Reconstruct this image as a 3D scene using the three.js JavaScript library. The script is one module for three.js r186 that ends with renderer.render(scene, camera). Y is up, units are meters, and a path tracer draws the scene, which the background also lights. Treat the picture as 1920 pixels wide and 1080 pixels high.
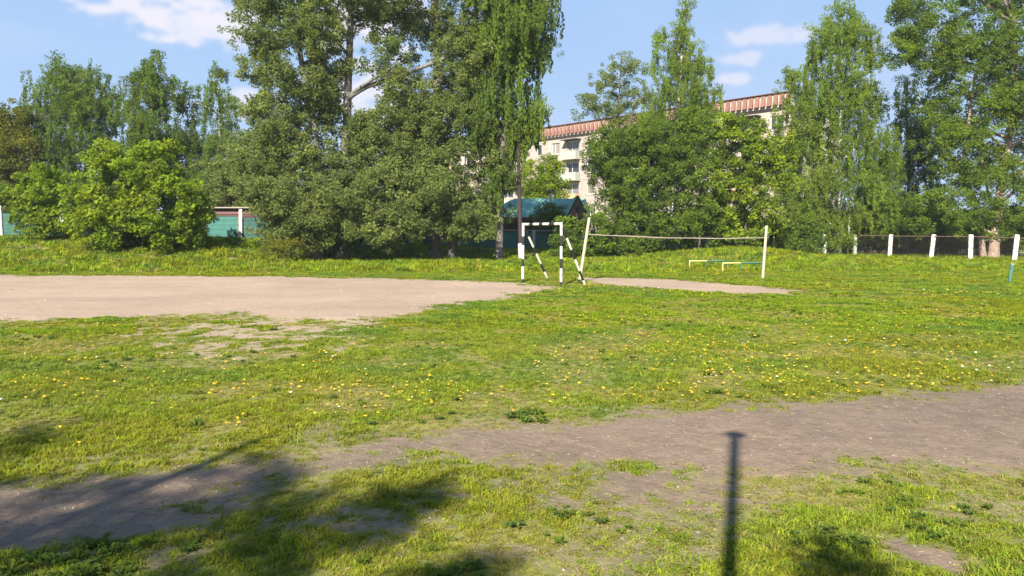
import * as THREE from 'three';
import { mergeGeometries } from 'three/addons/utils/BufferGeometryUtils.js';

// ---------------------------------------------------------------- camera, sky, sun, exposure
const EYE = 1.62, FOCAL = 1387, PITCH = Math.atan(100 / FOCAL);   // photograph is 1920 x 1080, horizon at row 440
const scene = new THREE.Scene();
const camera = new THREE.PerspectiveCamera(2 * Math.atan(540 / FOCAL) * 180 / Math.PI, 1920 / 1080, 0.05, 3000);
camera.position.set(0, EYE, 0);
camera.rotation.set(-PITCH, 0, 0);
scene.add(camera);

const renderer = new THREE.WebGLRenderer({ antialias: true });
renderer.setSize(1024, 576);
renderer.toneMapping = THREE.LinearToneMapping;
renderer.toneMappingExposure = 2.7;
renderer.shadowMap.enabled = true;

const SUN_EL = 38 * Math.PI / 180, SUN_AZ = 17.3 * Math.PI / 180;       // sunlight travels away from the camera, a little to the right
const TRAVEL = new THREE.Vector3(Math.sin(SUN_AZ) * Math.cos(SUN_EL), -Math.sin(SUN_EL), -Math.cos(SUN_AZ) * Math.cos(SUN_EL));
const sun = new THREE.DirectionalLight(new THREE.Color(1, 0.93, 0.78), 5.0);
sun.name = 'sun';
sun.position.copy(TRAVEL).multiplyScalar(-120).add(new THREE.Vector3(0, 0, -45));
sun.target.position.set(0, 0, -45);
sun.castShadow = true;
sun.shadow.radius = 1;
sun.shadow.mapSize.set(4096, 4096);
Object.assign(sun.shadow.camera, { left: -80, right: 80, top: 80, bottom: -80, near: 1, far: 320 });
scene.add(sun, sun.target);

// ---------------------------------------------------------------- random numbers and noise
function rng(seed) { let a = seed >>> 0; return () => { a = (a + 0x6D2B79F5) | 0; let t = Math.imul(a ^ (a >>> 15), 1 | a); t = (t + Math.imul(t ^ (t >>> 7), 61 | t)) ^ t; return ((t ^ (t >>> 14)) >>> 0) / 4294967296; }; }
function hash2(ix, iy, s) { let h = Math.imul(ix, 374761393) + Math.imul(iy, 668265263) + Math.imul(s, 1442695041) | 0; h = Math.imul(h ^ (h >>> 13), 1274126177); h ^= h >>> 16; return (h >>> 0) / 4294967296; }
function noise(x, y, s = 0) {
  const ix = Math.floor(x), iy = Math.floor(y), fx = x - ix, fy = y - iy;
  const u = fx * fx * (3 - 2 * fx), v = fy * fy * (3 - 2 * fy);
  const a = hash2(ix, iy, s), b = hash2(ix + 1, iy, s), c = hash2(ix, iy + 1, s), d = hash2(ix + 1, iy + 1, s);
  return a + (b - a) * u + (c - a) * v + (a - b - c + d) * u * v;
}
function fbm(x, y, oct = 4, s = 0) { let t = 0, k = 0.5, w = 0; for (let i = 0; i < oct; i++) { t += k * noise(x, y, s + i * 17); w += k; x = x * 2.03 + 11.3; y = y * 2.03 - 7.1; k *= 0.5; } return t / w; }
const clamp = (x, a = 0, b = 1) => Math.min(b, Math.max(a, x));
const sstep = (a, b, x) => { const t = clamp((x - a) / (b - a)); return t * t * (3 - 2 * t); };
const lerp = (a, b, t) => a + (b - a) * t;

// a pixel of the photograph gives a direction; its distance comes from the ground or from a stated depth
const cp = Math.cos(PITCH), sp = Math.sin(PITCH);
function ray(u, v) { const x = (u - 960) / FOCAL, y = (540 - v) / FOCAL; return [x, y * cp - sp, -(cp + y * sp)]; }
function W(u, v, d) { const r = ray(u, v), k = d / -r[2]; return new THREE.Vector3(r[0] * k, EYE + r[1] * k, -d); }
function onFlat(u, v) { const r = ray(u, v), k = -EYE / r[1]; return [r[0] * k, -r[2] * k]; }      // [x, distance] on level ground
const pxm = d => d / FOCAL;                                                                    // metres a pixel spans at that distance

// ---------------------------------------------------------------- sky
{
  const w = 2048, h = 1024, data = new Float32Array(w * h * 4), R = rng(77);
  const clouds = [];
  const addCloud = (u, v, hw, hh, dens) => { const r = ray(u, v), l = Math.hypot(...r); clouds.push([Math.atan2(r[2], r[0]), Math.asin(r[1] / l), hw / FOCAL, hh / FOCAL, dens]); };
  addCloud(325, 32, 120, 38, 1); addCloud(430, 62, 90, 34, 0.85); addCloud(690, 50, 130, 70, 1); addCloud(690, 175, 90, 50, 0.9); addCloud(465, 195, 55, 26, 0.8);
  addCloud(1445, 68, 62, 19, 0.6); addCloud(1405, 107, 44, 15, 0.55); addCloud(1376, 148, 28, 12, 0.6); addCloud(1120, 262, 60, 20, 0.5); addCloud(1750, -120, 160, 40, 0.6);
  for (let i = 0; i < 70; i++) {                                    // the same fair-weather clouds go on round the sky
    const az = R() * Math.PI * 2 - Math.PI, el = 0.16 + R() * 0.85;
    const rel = Math.abs(((az + Math.PI / 2 + Math.PI * 3) % (Math.PI * 2)) - Math.PI);
    if (rel < 0.66 && el < 0.42) continue;
    clouds.push([az, el, 0.05 + R() * 0.09, 0.015 + R() * 0.03, 0.5 + R() * 0.5]);
  }
  for (let j = 0; j < h; j++) {
    const el = ((j + 0.5) / h - 0.5) * Math.PI;
    const near = clouds.filter(c => Math.abs(el - c[1]) < c[3] * 2.2);
    const t = sstep(0, 1, clamp(el / 1.1)), lowT = Math.exp(-Math.max(el, 0) / 0.16);
    const base = [lerp(0.152, 0.074, t), lerp(0.230, 0.148, t), lerp(0.359, 0.304, t)];
    const hz = [0.230, 0.289, 0.363];
    for (let k = 0; k < 3; k++) base[k] = lerp(base[k], hz[k], lowT * 0.75);
    for (let i = 0; i < w; i++) {
      const az = ((i + 0.5) / w - 0.5) * Math.PI * 2;
      let a = 0;
      for (const c of near) {
        let dx = az - c[0]; dx -= Math.round(dx / (2 * Math.PI)) * 2 * Math.PI;
        const x = dx * Math.cos(el) / c[2], y = (el - c[1]) / c[3], r2 = x * x + (y < 0 ? y * y * 1.6 : y * y);
        if (r2 > 4) continue;
        const n = fbm(dx * 34 + c[0] * 90, el * 74 + c[1] * 40, 6, 3);
        a = Math.max(a, c[4] * sstep(0.15, 0.8, 1.0 - r2 * 0.62 + (n - 0.5) * 2.5));
      }
      const thin = 0.10 * sstep(0.45, 0.8, fbm(az * 5 + 3, el * 14, 4, 9));
      a = clamp(a * 0.9 + thin);
      const o = (j * w + i) * 4;
      data[o] = lerp(base[0], 0.344, a); data[o + 1] = lerp(base[1], 0.333, a); data[o + 2] = lerp(base[2], 0.363, a); data[o + 3] = 1;
    }
  }
  const tex = new THREE.DataTexture(data, w, h, THREE.RGBAFormat, THREE.FloatType);
  tex.mapping = THREE.EquirectangularReflectionMapping; tex.magFilter = tex.minFilter = THREE.LinearFilter; tex.wrapS = THREE.RepeatWrapping; tex.needsUpdate = true;
  scene.background = tex; scene.environment = tex;
}

// ---------------------------------------------------------------- helpers for things and parts
const taken = new Map();
function numbered(name) { const n = taken.get(name) || 0; taken.set(name, n + 1); return n ? `${name}_${String(n).padStart(3, '0')}` : name; }
function thing(name, label, category, group) {
  const o = new THREE.Group(); o.name = numbered(name); o.userData = { label, category }; if (group) o.userData.group = group; scene.add(o); return o;
}
function part(name, geometry, material, parent) {
  const m = new THREE.Mesh(geometry, material); m.name = name; m.castShadow = m.receiveShadow = true; (parent || scene).add(m); return m;
}
function dataTex(w, h, fn, { srgb = false, repeat = true } = {}) {
  const data = new Uint8Array(w * h * 4);
  for (let j = 0; j < h; j++) for (let i = 0; i < w; i++) { const c = fn(i / w, j / h, i, j), o = (j * w + i) * 4; data[o] = clamp(c[0]) * 255; data[o + 1] = clamp(c[1]) * 255; data[o + 2] = clamp(c[2]) * 255; data[o + 3] = 255; }
  const t = new THREE.DataTexture(data, w, h); t.magFilter = THREE.LinearFilter; t.minFilter = THREE.LinearFilter;
  if (srgb) t.colorSpace = THREE.SRGBColorSpace;
  t.wrapS = t.wrapT = repeat ? THREE.RepeatWrapping : THREE.ClampToEdgeWrapping; t.needsUpdate = true; return t;
}
const toS = c => c <= 0.0031308 ? c * 12.92 : 1.055 * Math.pow(c, 1 / 2.4) - 0.055;
const lin = (r, g, b) => new THREE.Color().setRGB(r, g, b);
function mat(r, g, b, rough = 0.8, extra = {}) { return new THREE.MeshStandardMaterial({ color: lin(r, g, b), roughness: rough, ...extra }); }
function tnoise(x, y, n, s) {          // noise that repeats every n cells
  const ix = Math.floor(x), iy = Math.floor(y), fx = x - ix, fy = y - iy, m = k => ((k % n) + n) % n;
  const u = fx * fx * (3 - 2 * fx), v = fy * fy * (3 - 2 * fy);
  const a = hash2(m(ix), m(iy), s), b = hash2(m(ix + 1), m(iy), s), c = hash2(m(ix), m(iy + 1), s), d = hash2(m(ix + 1), m(iy + 1), s);
  return a + (b - a) * u + (c - a) * v + (a - b - c + d) * u * v;
}
// mottled paint, wood, concrete: one texture of relative tone, tinted by the material's colour
const mottle = dataTex(256, 256, (x, y) => { const n = 0.72 + 0.2 * tnoise(x * 8, y * 8, 8, 1) + 0.14 * tnoise(x * 32, y * 32, 32, 2) + 0.12 * (tnoise(x * 96, y * 96, 96, 3) - 0.5); return [n, n, n]; });
const peel = dataTex(256, 256, (x, y) => { const a = 0.55 * tnoise(x * 10, y * 10, 10, 5) + 0.3 * tnoise(x * 30, y * 30, 30, 6) + 0.15 * tnoise(x * 80, y * 80, 80, 7); const p = sstep(0.66, 0.72, a); const n = 0.86 + 0.14 * tnoise(x * 40, y * 40, 40, 8); return [lerp(n, 0.36, p), lerp(n, 0.3, p), lerp(n, 0.25, p)]; });
const peelTeal = mottle.clone(); peelTeal.repeat.set(0.6, 1.6); peelTeal.needsUpdate = true;
function tube(points, radii, seg = 7, caps = true) {      // a tapered, bent round bar; uv runs round and along in metres
  const pos = [], uv = [], idx = [], up = new THREE.Vector3();
  let len = 0; const n = points.length;
  for (let i = 0; i < n; i++) {
    const t = new THREE.Vector3().subVectors(points[Math.min(i + 1, n - 1)], points[Math.max(i - 1, 0)]).normalize();
    up.set(Math.abs(t.y) > 0.9 ? 1 : 0, Math.abs(t.y) > 0.9 ? 0 : 1, 0);
    const a = new THREE.Vector3().crossVectors(up, t).normalize(), b = new THREE.Vector3().crossVectors(t, a);
    if (i) len += points[i].distanceTo(points[i - 1]);
    for (let k = 0; k <= seg; k++) { const an = k / seg * Math.PI * 2, c = Math.cos(an) * radii[i], s = Math.sin(an) * radii[i]; pos.push(points[i].x + a.x * c + b.x * s, points[i].y + a.y * c + b.y * s, points[i].z + a.z * c + b.z * s); uv.push(k / seg, len); }
  }
  for (let i = 0; i < n - 1; i++) for (let k = 0; k < seg; k++) { const p = i * (seg + 1) + k, q = p + seg + 1; idx.push(p, p + 1, q, p + 1, q + 1, q); }
  if (caps) for (const [i, flip] of [[0, 1], [n - 1, 0]]) { const c = pos.length / 3; pos.push(points[i].x, points[i].y, points[i].z); uv.push(0.5, 0); for (let k = 0; k < seg; k++) { const p = i * (seg + 1) + k; flip ? idx.push(c, p + 1, p) : idx.push(c, p, p + 1); } }
  const g = new THREE.BufferGeometry(); g.setAttribute('position', new THREE.Float32BufferAttribute(pos, 3)); g.setAttribute('uv', new THREE.Float32BufferAttribute(uv, 2)); g.setIndex(idx); g.computeVertexNormals(); return g;
}
function box(w, h, d, x = 0, y = 0, z = 0) { const g = new THREE.BoxGeometry(w, h, d); g.translate(x, y, z); return g; }
function chamferBox(w, h, d, b = 0.01) {     // standing on y = 0
  const s = new THREE.Shape(); s.moveTo(-w / 2 + b, -d / 2 + b); s.lineTo(w / 2 - b, -d / 2 + b); s.lineTo(w / 2 - b, d / 2 - b); s.lineTo(-w / 2 + b, d / 2 - b);
  const g = new THREE.ExtrudeGeometry(s, { depth: h - 2 * b, bevelEnabled: true, bevelThickness: b, bevelSize: b, bevelSegments: 1, steps: 1 });
  g.translate(0, 0, b); g.rotateX(-Math.PI / 2); return g;
}

// ---------------------------------------------------------------- the lie of the land
const FENCE = [[-700, 41, 1.45], [0, 44, 1.42], [452, 47, 1.34], [640, 50, 1.1], [790, 52, 0.83], [932, 53.5, 0.5], [1100, 56, 0.42], [1280, 58, 0.45], [1500, 57.5, 0.2], [1602, 56, 0.07], [1667, 54, 0], [1744, 51.5, -0.02], [1819, 49.5, -0.03], [1900, 47.5, -0.12], [2500, 38, -0.2]];
function fenceAt(u) { let i = 0; while (i < FENCE.length - 2 && FENCE[i + 1][0] < u) i++; const a = FENCE[i], b = FENCE[i + 1], t = clamp((u - a[0]) / (b[0] - a[0])); return [lerp(a[1], b[1], t), lerp(a[2], b[2], t)]; }
function land(x, d) {                        // ground height at x, d metres in front of the camera
  let y = 0;
  const dd = Math.max(d, 1), u = clamp(960 + x / dd * FOCAL, -700, 2500);
  const [fd, fh] = fenceAt(u);
  const start = lerp(33, 44.5, sstep(400, 560, u));
  if (d > 1) y += fh * sstep(start, fd - 1, d);
  const mx = (x - 14.6) / 4.4, md = (d - 46) / 5; y += 0.72 * Math.exp(-(mx * mx + md * md));
  { const gx = (x - 1.4) / 0.9, gd = (d - 25.7) / 1.1; y += 0.12 * Math.exp(-(gx * gx + gd * gd)); }
  const roll = sstep(12, 22, d) * (1 - sstep(26, 40, d));
  y += 0.05 * (fbm(x * 0.35, d * 0.35, 3, 21) - 0.5) * (1 - 0.5 * roll) + 0.018 * (fbm(x * 2.2, d * 2.2, 2, 22) - 0.5);
  return y;
}
const at = (x, d) => new THREE.Vector3(x, land(x, d), -d);
function onLand(u, v) { const r = ray(u, v); let k = 2; for (let i = 0; i < 4000; i++) { const x = r[0] * k, y = EYE + r[1] * k, d = -r[2] * k; if (y <= land(x, d)) return at(x, d); k += 0.03; } return at(...onFlat(u, v)); }

// bare earth: outlines taken from the photograph, laid on the ground
const flat = a => a.map(([u, v]) => onFlat(u, v));
const FIELD = flat([[-700, 514], [-200, 514], [200, 517], [480, 518], [760, 523], [960, 529], [1045, 538], [990, 550], [930, 563], [850, 578], [760, 591], [690, 608], [600, 612], [540, 603], [400, 591], [200, 595], [60, 605], [-200, 613], [-700, 622]]);
const STRIP = flat([[1070, 520], [1180, 521], [1300, 528], [1400, 536], [1530, 545], [1480, 552], [1380, 551], [1260, 545], [1180, 537], [1090, 530]]);
const PATH = flat([[2600, 640], [2200, 680], [1920, 704], [1700, 735], [1500, 753], [1250, 758], [1120, 766], [1000, 789], [880, 805], [650, 826], [430, 846], [250, 868], [100, 892], [-200, 925], [-700, 985], [-700, 1250], [0, 1078], [150, 1030], [330, 1000], [440, 960], [520, 915], [650, 884], [860, 868], [1050, 876], [1080, 905], [1000, 950], [1120, 968], [1300, 954], [1500, 934], [1620, 912], [1700, 892], [1920, 898], [2200, 908], [2600, 908]]);
const PATH2 = flat([[400, 990], [560, 940], [760, 930], [960, 945], [980, 985], [860, 1030], [680, 1045], [480, 1010]]);
const PATH3 = flat([[1590, 1000], [1680, 1006], [1770, 1028], [1840, 1058], [1810, 1084], [1690, 1074], [1630, 1040]]);
const WORN = flat([[290, 655], [330, 610], [420, 586], [560, 590], [720, 600], [640, 630], [540, 656], [420, 664]]);
function inside(p, x, y) {                   // signed distance: positive inside
  let best = 1e9, odd = false;
  for (let i = 0, j = p.length - 1; i < p.length; j = i++) {
    const ax = p[j][0], ay = p[j][1], bx = p[i][0], by = p[i][1], ex = bx - ax, ey = by - ay;
    const t = clamp(((x - ax) * ex + (y - ay) * ey) / (ex * ex + ey * ey)), qx = x - ax - ex * t, qy = y - ay - ey * t;
    best = Math.min(best, qx * qx + qy * qy);
    if ((ay > y) !== (by > y) && x < ex * (y - ay) / ey + ax) odd = !odd;
  }
  return (odd ? 1 : -1) * Math.sqrt(best);
}
function earth(x, d) {                       // [bare sandy field, bare trodden path], 0 to 1 each
  let a = 0, b = 0;
  if (d > 9 && d < 40) {
    const n = fbm(x * 0.9, d * 0.9, 4, 31) - 0.5, n2 = fbm(x * 5, d * 5, 3, 33) - 0.5;
    a = sstep(-0.45, 0.55, inside(FIELD, x, d) + n * 1.5 + n2 * 1.2);
    a = Math.max(a, sstep(-0.4, 0.4, inside(STRIP, x, d) + n * 0.9 + n2 * 0.9));
    const w = inside(WORN, x, d); if (w > -1.2) a = Math.max(a, 0.92 * sstep(-0.6, 0.85, Math.min(w, 0.7) * 0.55 + (fbm(x * 4.2, d * 3, 4, 35) - 0.53) * 3));
  }
  if (d < 16) {
    const n = fbm(x * 1.7, d * 1.7, 4, 41) - 0.5, n2 = fbm(x * 8, d * 8, 3, 43) - 0.5;
    b = sstep(-0.36, 0.44, inside(PATH, x, d) + n * 0.6 + n2 * 0.75 - 0.34 * sstep(0.52, 0.74, fbm(x * 1.1 + 5, d * 2.2, 4, 47)));
    b = Math.max(b, 0.85 * sstep(-0.25, 0.35, inside(PATH2, x, d) + n * 0.9 + n2 * 0.8 - 0.05));
    b = Math.max(b, sstep(-0.08, 0.12, inside(PATH3, x, d) + n * 0.3 + n2 * 0.2));
  }
  if (d < 9) b = Math.max(b, 0.5 * sstep(0.58, 0.74, fbm(x * 1.9 + 70, d * 1.9, 4, 49)) * sstep(9, 6, d));
  return [a, b];
}
function thatch(x, d) { return fbm(x * 1.3 + 40, d * 1.3, 4, 51); }      // where the turf is dry and where it is lush

// ---------------------------------------------------------------- ground, one sheet to the horizon
{
  const sand = [0.29, 0.21, 0.148], soil = [0.136, 0.094, 0.066], turfA = [0.125, 0.13, 0.023], turfB = [0.16, 0.142, 0.036], turfC = [0.09, 0.11, 0.017];
  const colour = (x, d, fine) => {
    const [a, b] = earth(x, d), th = thatch(x, d), n = fbm(x * fine, d * fine, 3, 61), g = hash2(Math.round(x * 140), Math.round(d * 140), 5);
    const big = fbm(x * 0.6, d * 0.6, 3, 62);
    const c = [0, 0, 0];
    for (let k = 0; k < 3; k++) {
      let t = th > 0.5 ? lerp(turfA[k], turfB[k], sstep(0.5, 0.7, th)) : lerp(turfA[k], turfC[k], sstep(0.5, 0.3, th));
      t *= 0.75 + 0.5 * n;
      const streak = fbm(x * 0.3, d * 1.6, 3, 66); const s = sand[k] * (0.9 + 0.2 * streak) * (0.66 + 0.2 * n + 0.28 * big), p = soil[k] * (0.5 + 0.5 * n + 0.5 * big) * (0.85 + 0.3 * fbm(x * 26, d * 26, 2, 67));
      c[k] = lerp(lerp(t, s, a), p, b) * (0.93 + 0.14 * g);
    }
    return c.map(toS);
  };
  const zones = [
    { x0: -7.5, x1: 7.5, d0: 1, d1: 13, n: 2048, fine: 9 },
    { x0: -34, x1: 34, d0: 13, d1: 62, n: 1536, fine: 5 },
  ];
  const flatMat = (z) => {
    const map = dataTex(z.n, z.n, (s, t) => colour(lerp(z.x0, z.x1, s), lerp(z.d0, z.d1, t), z.fine), { srgb: true, repeat: false });
    return new THREE.MeshStandardMaterial({ map, roughness: 0.96 });
  };
  const mats = [flatMat(zones[0]), flatMat(zones[1])];
  mats[0].bumpMap = dataTex(1024, 1024, (s, t) => { const x = lerp(-7.5, 7.5, s), d = lerp(1, 13, t); const n = 0.6 * fbm(x * 14, d * 14, 3, 71) + 0.4 * hash2(Math.round(x * 68), Math.round(d * 68), 9); return [n, n, n]; }, { repeat: false });
  mats[0].bumpScale = 0.018;
  mats[1].bumpMap = dataTex(1024, 1024, (s, t) => { const x = lerp(-34, 34, s), d = lerp(13, 62, t); const n = 0.6 * fbm(x * 3, d * 3, 3, 73) + 0.4 * hash2(Math.round(x * 15), Math.round(d * 15), 11); return [n, n, n]; }, { repeat: false }); mats[1].bumpScale = 0.03;
  mats.push(new THREE.MeshStandardMaterial({ map: dataTex(512, 512, (s, t) => { const n = 0.5 * tnoise(s * 8, t * 8, 8, 3) + 0.3 * tnoise(s * 40, t * 40, 40, 4) + 0.2 * tnoise(s * 160, t * 160, 160, 5); return [lerp(0.1, 0.2, n), lerp(0.13, 0.2, n), lerp(0.02, 0.045, n)].map(toS); }, { srgb: true }), roughness: 0.96 }));
  const lines = (marks) => { const out = []; for (let i = 0; i < marks.length - 1; i++) { const [a, s] = marks[i], b = marks[i + 1][0], n = Math.max(1, Math.round((b - a) / s)); for (let k = 0; k < n; k++) out.push(a + (b - a) * k / n); } out.push(marks.at(-1)[0]); return out; };
  const xs = lines([[-900, 100], [-200, 20], [-60, 2], [-34, 0.8], [-7.5, 0.25], [7.5, 0.8], [34, 2], [60, 20], [200, 100], [900, 1]]);
  const ds = lines([[-400, 60], [-40, 6], [-10, 1], [1, 0.25], [13, 0.6], [62, 3], [120, 20], [240, 80], [1200, 1]]);
  const pos = [], uv = [], groups = [[], [], []], seen = [new Map(), new Map(), new Map()];
  const vert = (zone, i, j) => {
    const key = i * 4096 + j; let v = seen[zone].get(key);
    if (v === undefined) {
      v = pos.length / 3; seen[zone].set(key, v);
      const x = xs[i], d = ds[j]; pos.push(x, land(x, d), -d);
      const z = zones[zone]; uv.push(...(z ? [(x - z.x0) / (z.x1 - z.x0), (d - z.d0) / (z.d1 - z.d0)] : [x / 12, d / 12]));
    }
    return v;
  };
  for (let i = 0; i < xs.length - 1; i++) for (let j = 0; j < ds.length - 1; j++) {
    const cx = (xs[i] + xs[i + 1]) / 2, cd = (ds[j] + ds[j + 1]) / 2;
    let zone = zones.findIndex(z => cx > z.x0 && cx < z.x1 && cd > z.d0 && cd < z.d1); if (zone < 0) zone = 2;
    const a = vert(zone, i, j), b = vert(zone, i + 1, j), c = vert(zone, i, j + 1), e = vert(zone, i + 1, j + 1);
    groups[zone].push(a, b, c, b, e, c);
  }
  const g = new THREE.BufferGeometry();
  g.setAttribute('position', new THREE.Float32BufferAttribute(pos, 3)); g.setAttribute('uv', new THREE.Float32BufferAttribute(uv, 2));
  g.setIndex(groups.flat()); let off = 0; groups.forEach((a, k) => { g.addGroup(off, a.length, k); off += a.length; });
  g.computeVertexNormals();
  const m = part('ground', g, mats); m.userData = { kind: 'structure', label: 'grassy school sports ground with bare earth patches', category: 'ground' };
}

// ---------------------------------------------------------------- instanced stuff
const M4 = new THREE.Matrix4(), Q = new THREE.Quaternion(), EU = new THREE.Euler(), V3 = new THREE.Vector3(), S3 = new THREE.Vector3();
function instanced(name, geometry, material, list, parent) {   // list: [x, y, z, rx, ry, rz, sx, sy, sz, color]
  const im = new THREE.InstancedMesh(geometry, material, list.length);
  list.forEach((p, i) => { Q.setFromEuler(EU.set(p[3], p[4], p[5], 'YXZ')); M4.compose(V3.set(p[0], p[1], p[2]), Q, S3.set(p[6], p[7], p[8])); im.setMatrixAt(i, M4); im.setColorAt(i, p[9]); });
  im.name = name; im.castShadow = im.receiveShadow = true; (parent || scene).add(im); return im;
}
function quads(list) {     // flat leaf-like faces: each [a, b, c, d] of Vector3
  const pos = [], idx = [];
  for (const q of list) { const o = pos.length / 3; for (const p of q) pos.push(p.x, p.y, p.z); idx.push(o, o + 1, o + 2); if (q.length > 3) idx.push(o, o + 2, o + 3); }
  const g = new THREE.BufferGeometry(); g.setAttribute('position', new THREE.Float32BufferAttribute(pos, 3)); g.setIndex(idx); g.computeVertexNormals(); return g;
}
const leafMat = new THREE.MeshPhysicalMaterial({ color: 0xffffff, roughness: 1, transmission: 0.56, thickness: 0, specularIntensity: 0.15, side: THREE.DoubleSide });
const bladeMat = new THREE.MeshPhysicalMaterial({ color: 0xffffff, roughness: 1, transmission: 0.35, thickness: 0, specularIntensity: 0.08, side: THREE.DoubleSide });

function tuft(seed, blades, spread, height, width, droop) {
  const R = rng(seed), out = [];
  for (let i = 0; i < blades; i++) {
    const a = R() * 6.283, r = Math.sqrt(R()) * spread, x = Math.cos(a) * r, z = Math.sin(a) * r, h = height * (0.45 + 0.75 * R()), b = R() * 6.283, lean = droop * (0.3 + R()) * h, w = width * (0.6 + 0.6 * R());
    const dx = Math.cos(b), dz = Math.sin(b), wx = -dz * w / 2, wz = dx * w / 2;
    const p0 = new THREE.Vector3(x - wx, -0.01, z - wz), p1 = new THREE.Vector3(x + wx, -0.01, z + wz), m0 = new THREE.Vector3(x + dx * lean * 0.35 + wx * 0.9, h * 0.6, z + dz * lean * 0.35 + wz * 0.9), m1 = new THREE.Vector3(x + dx * lean * 0.35 - wx * 0.9, h * 0.6, z + dz * lean * 0.35 - wz * 0.9), t = new THREE.Vector3(x + dx * lean, h * 0.95, z + dz * lean);
    out.push([p0, p1, m0, m1], [m1, m0, t]);
  }
  return quads(out);
}
// ---------------------------------------------------------------- grass
{
  const R = rng(4242);
  const greens = [lin(0.180, 0.248, 0.011), lin(0.137, 0.219, 0.011), lin(0.217, 0.265, 0.014), lin(0.114, 0.202, 0.024), lin(0.092, 0.174, 0.022)], straw = [lin(0.275, 0.231, 0.068), lin(0.237, 0.219, 0.046)], yellow = lin(0.230, 0.211, 0.008);
  const near = [[], [], []], mid = [[], []], far = [[], []];
  const c = new THREE.Color();
  const put = (x, d, lists, size, sparse) => {
    const [a, b] = earth(x, d), bare = Math.max(a, b);
    if (R() < bare * 1.05 - 0.015 + sparse) return;
    const th = thatch(x, d), n = fbm(x * 0.45 + 9, d * 0.45, 3, 81), blue = fbm(x * 0.8, d * 1.1 + 30, 3, 83);
    if (R() < sstep(0.48, 0.68, th) * 0.5 + bare * 0.35 + 0.06) c.copy(straw[R() * 2 | 0]); else c.copy(greens[R() * 3 | 0]);
    if (blue > 0.54) c.lerp(greens[3 + (R() * 2 | 0)], sstep(0.54, 0.68, blue) * 0.7);
    if (n > 0.5) c.lerp(yellow, sstep(0.5, 0.7, n) * 0.8 * R());
    if (d < 12) c.lerp(straw[0], 0.34 * R());
    c.multiplyScalar(0.6 + 0.75 * R());
    const lush = (1 - sstep(0.42, 0.62, th)) * (1 - bare), s = size * (0.62 + 0.5 * R() + 0.35 * lush);
    lists[R() * lists.length | 0].push([x, land(x, d) - 0.004, -d, (R() - 0.5) * 0.3, R() * 6.283, (R() - 0.5) * 0.3, s, s * (0.55 + 0.4 * R() + 0.35 * lush) * (1 - 0.45 * bare), s, c.clone()]);
  };
  const fill = (d0, d1, per, lists, size, sparse = 0) => {
    const area = 0.8 * (d1 * d1 - d0 * d0), n = area * per;
    for (let i = 0; i < n; i++) { const d = Math.sqrt(lerp(d0 * d0, d1 * d1, R())), x = (R() * 2 - 1) * (d * 0.8 + 0.4); put(x, d, lists, size(d), sparse); }
  };
  fill(2.6, 5, 1500, near, () => 0.75, 0.08); fill(5, 8, 950, near, () => 0.85, 0.06); fill(8, 13, 620, near, () => 0.95, 0.03);
  fill(13, 20, 330, mid, () => 0.8); fill(20, 34, 150, mid, () => 1.05);
  for (let i = 0; i < 40000; i++) {                 // taller uncut grass on the bank, the mound and along the fence
    const d = Math.sqrt(lerp(32 * 32, 60 * 60, R())), x = (R() * 2 - 1) * d * 0.8;
    const uu = 960 + x / d * FOCAL; put(x, d, far, (1 + 0.4 * R()) * (uu > 1500 ? 0.5 : uu > 900 ? 0.65 : 0.7), 0);
  }
  const g1 = [tuft(1, 16, 0.045, 0.027, 0.0065, 1.7), tuft(2, 14, 0.05, 0.02, 0.0095, 2.2), tuft(3, 18, 0.04, 0.036, 0.0055, 1.3)];
  const g2 = [tuft(4, 22, 0.085, 0.038, 0.013, 1.7), tuft(5, 20, 0.09, 0.03, 0.018, 2.2)];
  const g3 = [tuft(6, 26, 0.24, 0.2, 0.03, 0.8), tuft(7, 22, 0.26, 0.14, 0.036, 1.1)];
  const all = new THREE.Group(); all.name = 'grass'; all.userData = { kind: 'stuff', label: 'short trodden grass covering the sports ground', category: 'grass' }; scene.add(all);
  near.forEach((l, k) => instanced('short_grass', g1[k], bladeMat, l, all)); mid.forEach((l, k) => instanced('lawn_grass', g2[k], bladeMat, l, all)); far.forEach((l, k) => instanced('tall_grass', g3[k], bladeMat, l, all));
  all.children.forEach(o => { o.userData.kind = 'stuff'; });
}
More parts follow.
